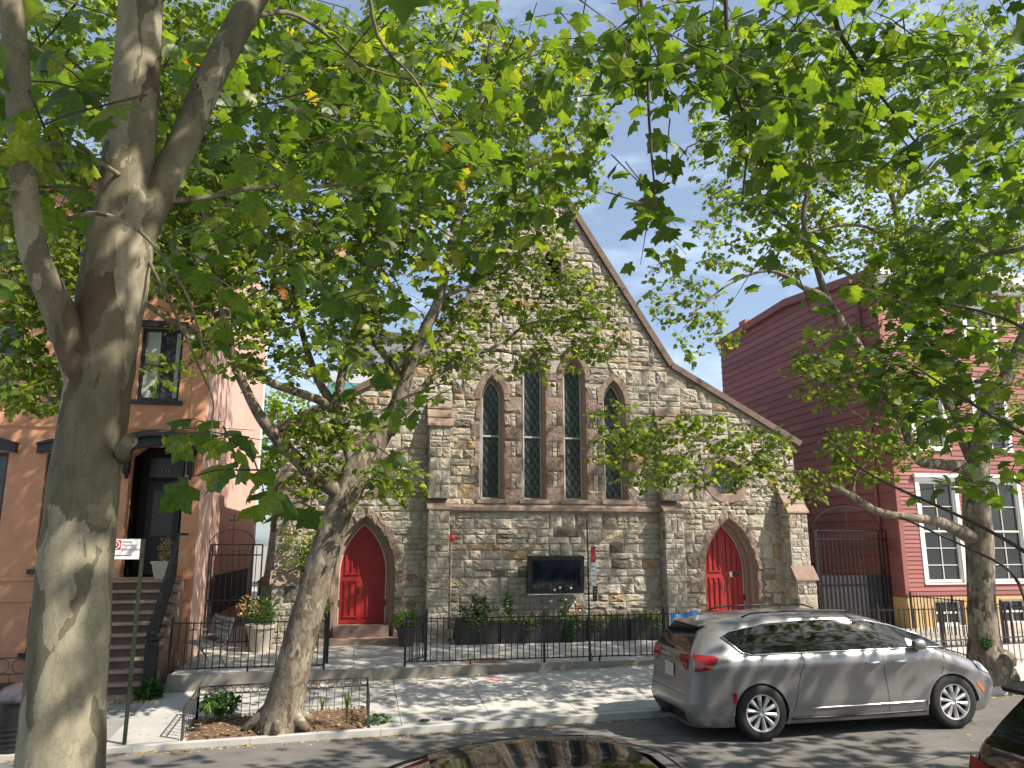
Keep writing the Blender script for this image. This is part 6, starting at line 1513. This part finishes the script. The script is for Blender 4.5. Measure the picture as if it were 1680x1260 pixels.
# -- the leaning tree in the pit
Y2 = 13.0
t2 = build_tree('plane_tree', 'leaning rough-barked plane tree in the ring-fenced pit before the left red door', BARK2, (0, 0, 0), [
    ('trunk', [(452, 1240, 104, 13.15), (458, 1196, 92, 13.1), (468, 1150, 74, 13.05), (482, 1090, 66, Y2), (500, 1020, 62, Y2), (520, 950, 58, Y2), (541, 880, 55, Y2), (563, 820, 56, Y2), (583, 780, 60, Y2), (602, 748, 50, Y2), (625, 715, 40, Y2), (645, 680, 34, Y2), (662, 635, 27, Y2-.1), (675, 590, 24, Y2-.2), (700, 535, 22, Y2-.3), (720, 490, 20, Y2-.4), (745, 380, 17, Y2-.5), (775, 250, 13, Y2-.6), (800, 100, 9, Y2-.8), (830, -80, 6, Y2-1)], 20),
    ('limb', [(585, 812, 30, Y2), (552, 806, 30, Y2-.1), (510, 775, 27, Y2-.3), (460, 725, 25, Y2-.5), (428, 685, 21, Y2-.7), (404, 640, 18, Y2-.8), (384, 595, 16, Y2-.9), (377, 553, 14, Y2-1), (362, 500, 11, Y2-1.1), (350, 400, 8, Y2-1.3), (300, 260, 5, Y2-1.5)], 14),
    ('limb', [(585, 790, 30, Y2), (572, 735, 24, Y2+.1), (554, 702, 23, Y2+.2), (549, 672, 22, Y2+.2), (556, 640, 19, Y2+.3), (565, 600, 17, Y2+.4), (585, 540, 15, Y2+.5), (600, 470, 12, Y2+.6), (590, 380, 9, Y2+.7), (620, 200, 6, Y2+.9)], 14),
    ('limb', [(552, 680, 20, Y2+.2), (527, 658, 18, Y2), (477, 640, 17, Y2-.2), (439, 625, 16, Y2-.3), (400, 594, 15, Y2-.5), (360, 562, 15, Y2-.6), (317, 547, 13, Y2-.8), (270, 520, 11, Y2-1), (225, 492, 9, Y2-1.2), (150, 480, 6, Y2-1.4), (60, 510, 4, Y2-1.5)], 12),
    ('limb', [(550, 668, 20, Y2+.2), (520, 620, 16, Y2+.5), (500, 560, 13, Y2+.8), (480, 470, 10, Y2+1.1), (470, 330, 7, Y2+1.4)], 10),
    ('limb', [(640, 712, 20, Y2-.1), (668, 670, 17, Y2-.1), (700, 630, 14, Y2), (727, 607, 12, Y2+.1), (765, 590, 10, Y2+.2), (800, 575, 8, Y2+.3), (850, 582, 6, Y2+.5), (880, 612, 4, Y2+.6)], 10),
    ('limb', [(662, 630, 18, Y2-.1), (642, 596, 15, Y2+.1), (604, 545, 13, Y2+.3), (598, 500, 11, Y2+.5), (560, 420, 8, Y2+.8)], 10),
    ('branch', [(800, 576, 7, Y2+.3), (840, 550, 6, Y2+.4), (870, 530, 5, Y2+.5), (940, 524, 4, Y2+.6), (1010, 520, 3, Y2+.7)], 8),
    ('branch', [(745, 380, 10, Y2-.4), (800, 330, 7, Y2-.2), (880, 300, 5, Y2), (940, 310, 3, Y2+.1)], 8),
    ('branch', [(720, 490, 9, Y2-.3), (770, 470, 7, Y2-.1), (840, 440, 5, Y2+.2), (900, 430, 3, Y2+.4)], 8),
    ('branch', [(615, 770, 12, Y2-.1), (645, 745, 9, Y2-.2), (668, 730, 6, Y2-.2)], 8)])
root_ = MB()
for k, (dx_, dy_) in enumerate(((-.5, -.1), (.45, -.3), (.5, .25), (-.3, .35), (0, -.42))):
    p = onY(458, 1180, 13.1); root_.tube([(p[0]+dx_*.2, p[1]+dy_*.2, p[2]+.18), (p[0]+dx_*.6, p[1]+dy_*.6, p[2]+.04), (p[0]+dx_, p[1]+dy_, p[2]-.10)], [.14, .10, .05], 8, wob=.1, seed=k)
root_.build('roots', BARK2, t2, True)
C2 = [(120, 440, 120, 90, 420, 11.5, 13, .13), (50, 560, 70, 100, 260, 11.5, 12.6, .13), (60, 650, 50, 30, 26, 11.6, 12, .12), (180, 90, 180, 120, 800, 12, 17, .14), (420, 130, 200, 150, 1350, 11.5, 17, .14), (680, 140, 200, 160, 1450, 11.5, 17, .14), (880, 190, 120, 130, 700, 12, 16, .14), (500, 330, 200, 110, 950, 11.5, 16, .14), (300, 350, 120, 110, 420, 11.5, 15, .14), (720, 340, 150, 90, 560, 11.5, 15, .14),
      (360, 480, 110, 70, 260, 11.4, 14, .13), (470, 560, 130, 60, 240, 11.4, 14, .13), (300, 600, 60, 30, 24, 11.4, 12, .12), (560, 450, 130, 90, 360, 11.8, 14, .13), (620, 560, 60, 60, 120, 12, 14, .13), (850, 480, 130, 75, 400, 12.8, 14.2, .12), (960, 500, 60, 60, 70, 13, 14, .12), (880, 590, 90, 30, 64, 13, 13.9, .12), (985, 560, 45, 30, 44, 13.2, 14, .12), (740, 560, 50, 60, 120, 12.6, 13.6, .12),
      (510, 740, 60, 70, 150, 12.2, 13.4, .12), (560, 690, 60, 50, 90, 12.2, 13.4, .12), (640, 770, 50, 30, 50, 12.3, 13, .12), (860, 390, 90, 50, 120, 12.6, 14, .12), (940, 300, 50, 40, 60, 12.5, 13.5, .12), (640, 800, 60, 20, 24, 12.4, 12.9, .12), (500, 880, 40, 60, 110, 18.4, 19.2, .10), (60, 300, 90, 120, 420, 12, 15, .14), (330, 420, 110, 60, 200, 11.5, 14, .13), (150, 520, 80, 40, 60, 11.5, 12.4, .13), (250, 250, 90, 120, 360, 12, 15, .14)]
add_crown(t2, C2, 23, G2, 1, 7, 250, mul=3.3)
overhead(t2, (-7, 5, 9.5, 14.5, 9.5, 14), 3200, .22, 33, G2)

# -- the tree right of the van
Y3 = 13.0
t3 = build_tree('plane_tree', 'plane tree with a swollen mossy base behind the van bonnet', BARK2, (0, 0, 0), [
    ('trunk', [(1626, 1160, 84, Y3), (1624, 1120, 80, Y3), (1618, 1080, 70, Y3), (1613, 1040, 52, Y3), (1610, 980, 49, Y3), (1607, 900, 50, Y3), (1602, 830, 49, Y3), (1603, 770, 44, Y3), (1614, 710, 34, Y3), (1634, 655, 29, Y3), (1660, 600, 26, Y3), (1680, 550, 22, Y3), (1715, 450, 16, Y3), (1730, 300, 10, Y3), (1740, 100, 6, Y3)], 20),
    ('limb', [(1606, 790, 30, Y3), (1580, 768, 26, Y3-.1), (1545, 762, 22, Y3-.2), (1510, 756, 20, Y3-.3), (1492, 720, 19, Y3-.4), (1474, 675, 18, Y3-.5), (1452, 640, 18, Y3-.6), (1412, 575, 18, Y3-.8), (1376, 522, 17, Y3-1), (1358, 492, 16, Y3-1.1), (1340, 440, 11, Y3-1.2), (1318, 360, 10, Y3-1.3), (1330, 285, 8, Y3-1.4), (1320, 180, 5, Y3-1.5)], 14),
    ('limb', [(1362, 495, 13, Y3-1.1), (1345, 482, 12, Y3-1.2), (1318, 472, 10, Y3-1.3), (1288, 452, 8, Y3-1.4), (1250, 445, 6, Y3-1.5), (1190, 470, 4, Y3-1.6), (1130, 520, 3, Y3-1.7)], 8),
    ('limb', [(1606, 780, 24, Y3), (1570, 700, 18, Y3+.3), (1545, 640, 16, Y3+.4), (1515, 560, 14, Y3+.6), (1490, 480, 13, Y3+.8), (1476, 400, 13, Y3+.9), (1468, 335, 12, Y3+1), (1445, 280, 8, Y3+1.1), (1420, 200, 5, Y3+1.2)], 12),
    ('limb', [(1606, 890, 34, Y3), (1575, 872, 26, Y3-.1), (1535, 855, 20, Y3-.3), (1478, 847, 15, Y3-.5), (1438, 838, 14, Y3-.6), (1400, 815, 13, Y3-.7), (1362, 796, 10, Y3-.8), (1320, 775, 7, Y3-.9), (1260, 770, 5, Y3-1), (1180, 735, 3, Y3-1.1), (1120, 745, 2, Y3-1.2)], 12),
    ('branch', [(1470, 335, 8, Y3+1), (1500, 300, 6, Y3+1), (1535, 260, 4, Y3+1)], 6), ('branch', [(1468, 340, 8, Y3+1), (1500, 240, 6, Y3+1.2), (1520, 200, 4, Y3+1.2)], 6),
    ('branch', [(1300, 390, 6, Y3-1.2), (1360, 372, 7, Y3-1), (1420, 372, 7, Y3-.8), (1470, 400, 7, Y3-.6)], 6),
    ('branch', [(1400, 815, 8, Y3-.7), (1404, 780, 5, Y3-.7), (1430, 755, 3, Y3-.7)], 6), ('branch', [(1450, 700, 7, Y3-.5), (1420, 690, 5, Y3-.6), (1380, 660, 3, Y3-.7)], 6)])
burl = MB()
for k, (x, y, r_) in enumerate(((1628, 1085, .30), (1648, 1110, .24), (1612, 1120, .26), (1650, 1080, .16))):
    p = onY(x, y, Y3-.1); burl.tube([(p[0]-.02, p[1], p[2]-r_), (p[0], p[1], p[2]-r_*.6), (p[0]+.01, p[1], p[2]), (p[0], p[1], p[2]+r_*.6), (p[0], p[1], p[2]+r_*.95)], [r_*.6, r_*.9, r_, r_*.75, r_*.2], 12, wob=.16, seed=k)
burl.build('burl', BARK2, t3, True)
p = onY(1618, 1055, Y3-.28); bush('moss', p, .12, .06, .12, 260, .035, t3, seed=60, t0=0, t1=.3)
C3 = [(1290, 170, 150, 140, 1050, 11.5, 15, .11), (1400, 330, 150, 110, 900, 11.5, 15, .11), (1260, 370, 120, 90, 420, 11.3, 13.5, .11), (1130, 470, 70, 70, 170, 11.2, 12.5, .10), (1090, 510, 30, 25, 22, 11.2, 12.2, .10), (1480, 430, 100, 80, 450, 11.6, 14, .11), (1390, 610, 110, 45, 330, 11.8, 13, .11), (1350, 570, 50, 40, 60, 11.8, 13, .11), (1130, 735, 165, 60, 520, 11.6, 12.8, .10), (1050, 740, 60, 60, 100, 11.6, 12.6, .10), (1020, 690, 50, 30, 60, 11.6, 12.4, .10), (1240, 750, 70, 55, 170, 11.7, 12.8, .10),
      (1420, 740, 80, 45, 260, 12, 13, .11), (1500, 700, 60, 50, 130, 12, 13, .11), (1330, 790, 50, 22, 60, 11.9, 12.6, .10), (1560, 230, 130, 190, 620, 11.5, 15, .12), (1490, 620, 60, 60, 130, 12, 13.5, .11), (1640, 470, 60, 120, 380, 12, 15, .12), (1560, 420, 90, 70, 300, 11.5, 14, .12), (1580, 130, 100, 130, 420, 11.5, 15, .12), (1660, 330, 60, 120, 260, 11.5, 15, .12), (1500, 470, 80, 60, 160, 12, 14, .12), (1440, 200, 120, 120, 480, 11.5, 15, .11), (1230, 230, 100, 120, 260, 11.5, 14, .11), (1500, 60, 160, 70, 300, 12, 15, .12), (1650, 640, 50, 60, 120, 12, 14, .12), (1170, 560, 60, 30, 40, 11.2, 12.2, .10)]
add_crown(t3, C3, 24, G2, 1, 7, 250, mul=2.5)
overhead(t3, (7, 18, 8, 14, 9.5, 15), 1800, .21, 34, G2)
# -- far trees behind the gap between the houses
tf = thing('distant_tree', 'pale green distant tree seen over the alley left of the church', 'tree', (0, 0, 0))
p = onY(455, 700, 38); m1 = MB(); m1.tube([(p[0], 38, 0), (p[0]+.3, 38, p[2]*.6), (p[0], 38, p[2]+1)], [.3, .2, .08], 8); m1.build('trunk', BARK2, tf, True)
bush('crown', tuple(p+np.array([-.2, 0, -.6])), 2.6, 1.6, 2.4, 2600, .22, tf, G2, seed=70, t0=.3)
# -- small plants in the pit and by the stoop
pl = thing('dark_perennial', 'dark green broad-leaved plant in the tree pit beside the ring fence', 'plant', tuple(onY(360, 1162, 13.55))); bush('leaves', (0, 0, .07), .30, .16, .16, 420, .07, pl, seed=80, t0=0, t1=.6, shape=1)
pl = thing('strappy_plant', 'pale green strappy plant in front of the dark perennial in the pit', 'plant', tuple(onY(340, 1178, 13.2))); blades('leaves', (0, 0, -.02), 46, .30, pl, seed=81)
pl = thing('weedy_grass', 'thin weedy grass behind the leaning tree in the pit', 'plant', (.0, 13.75, zwalk(0, 13.7))); blades('leaves', (0, 0, 0), 30, .40, pl, seed=82, wd=.006, spread=.5); blades('leaves', (-.4, .05, 0), 24, .32, pl, seed=83, wd=.006, spread=.5)
pl = thing('fern_clump', 'dark fern growing between the stoop foot and the terrace wall', 'plant', (-3.42, 15.28, .0)); bush('leaves', (0, .02, .16), .22, .16, .22, 460, .07, pl, seed=84, t0=0, t1=.5)
pl = thing('weed_clump', 'low green weed at the right corner of the tree pit', 'plant', (.50, 13.0, zwalk(.5, 13))); bush('leaves', (0, 0, .05), .20, .16, .07, 120, .05, pl, seed=85, t0=.2, t1=.8)
pl = thing('climbing_shrub', 'straggly climbing shrub on the rubble wall left of the leaning trunk', 'shrub', (-1.0, 19.4, TERR)); m1 = MB(); m1.tube([(0, 0, 0), (.1, 0, .8), (.0, .05, 1.6), (.15, .08, 2.4)], [.02, .015, .01, .004], 6); m1.build('stem', TWIG, pl); bush('leaves', (.0, 0, 1.9), .22, .14, .75, 420, .075, pl, seed=86, t0=.3); bush('leaves', (.35, -.1, .95), .22, .1, .16, 60, .08, pl, seed=87, t0=.7)
# -- fallen leaves
r_ = np.random.default_rng(90)
def litter(name, n, fx, fy, zf, size, seed, label=None):
    r2 = np.random.default_rng(seed); X = fx(r2, n); Y = fy(r2, n); Z = np.array([zf(a, b) for a, b in zip(X, Y)])+.006+r2.uniform(0, .008, n)
    P = np.stack([X, Y, Z], 1); D = r2.normal(size=(n, 3)); D[:, 2] *= .08; NN = r2.normal(size=(n, 3))*.18; NN[:, 2] = 1
    return leaf_mesh(name, P, D, NN, size*r2.uniform(.4, 1.3, n), r2.uniform(0, 1, n), DRYL, None, 'stuff', 1)
zr = lambda x, y: zroad(x)+.03*(1-((y-8.4)/4.3)**2)-.03
litter('fallen_leaves', 900, lambda r, n: r.uniform(-6, 16, n), lambda r, n: CURBY-.02-np.abs(r.normal(0, .13, n)), zr, .055, 91)
litter('fallen_leaves', 160, lambda r, n: r.uniform(-5, 14, n), lambda r, n: r.uniform(7, 12.4, n), zr, .075, 92)
litter('fallen_leaves', 420, lambda r, n: r.uniform(-3.2, 9, n), lambda r, n: 15.68-np.abs(r.normal(0, .06, n)), zwalk, .05, 93)
litter('fallen_leaves', 260, lambda r, n: r.uniform(-5, 12, n), lambda r, n: r.uniform(12.8, 15.6, n), zwalk, .035, 94)
litter('fallen_leaves', 420, lambda r, n: r.uniform(-2.3, .3, n), lambda r, n: r.uniform(12.85, 13.95, n), lambda x, y: zwalk(x, y)+.02, .05, 95)
litter('fallen_leaves', 300, lambda r, n: r.uniform(-5.4, -3.3, n), lambda r, n: 15.2+r.normal(0, .1, n), lambda x, y: zwalk(x, y), .06, 96)
litter('fallen_leaves', 160, lambda r, n: r.uniform(-3, 14, n), lambda r, n: r.uniform(15.9, 19, n), lambda x, y: TERR+.006*(y-WALLY), .035, 97)
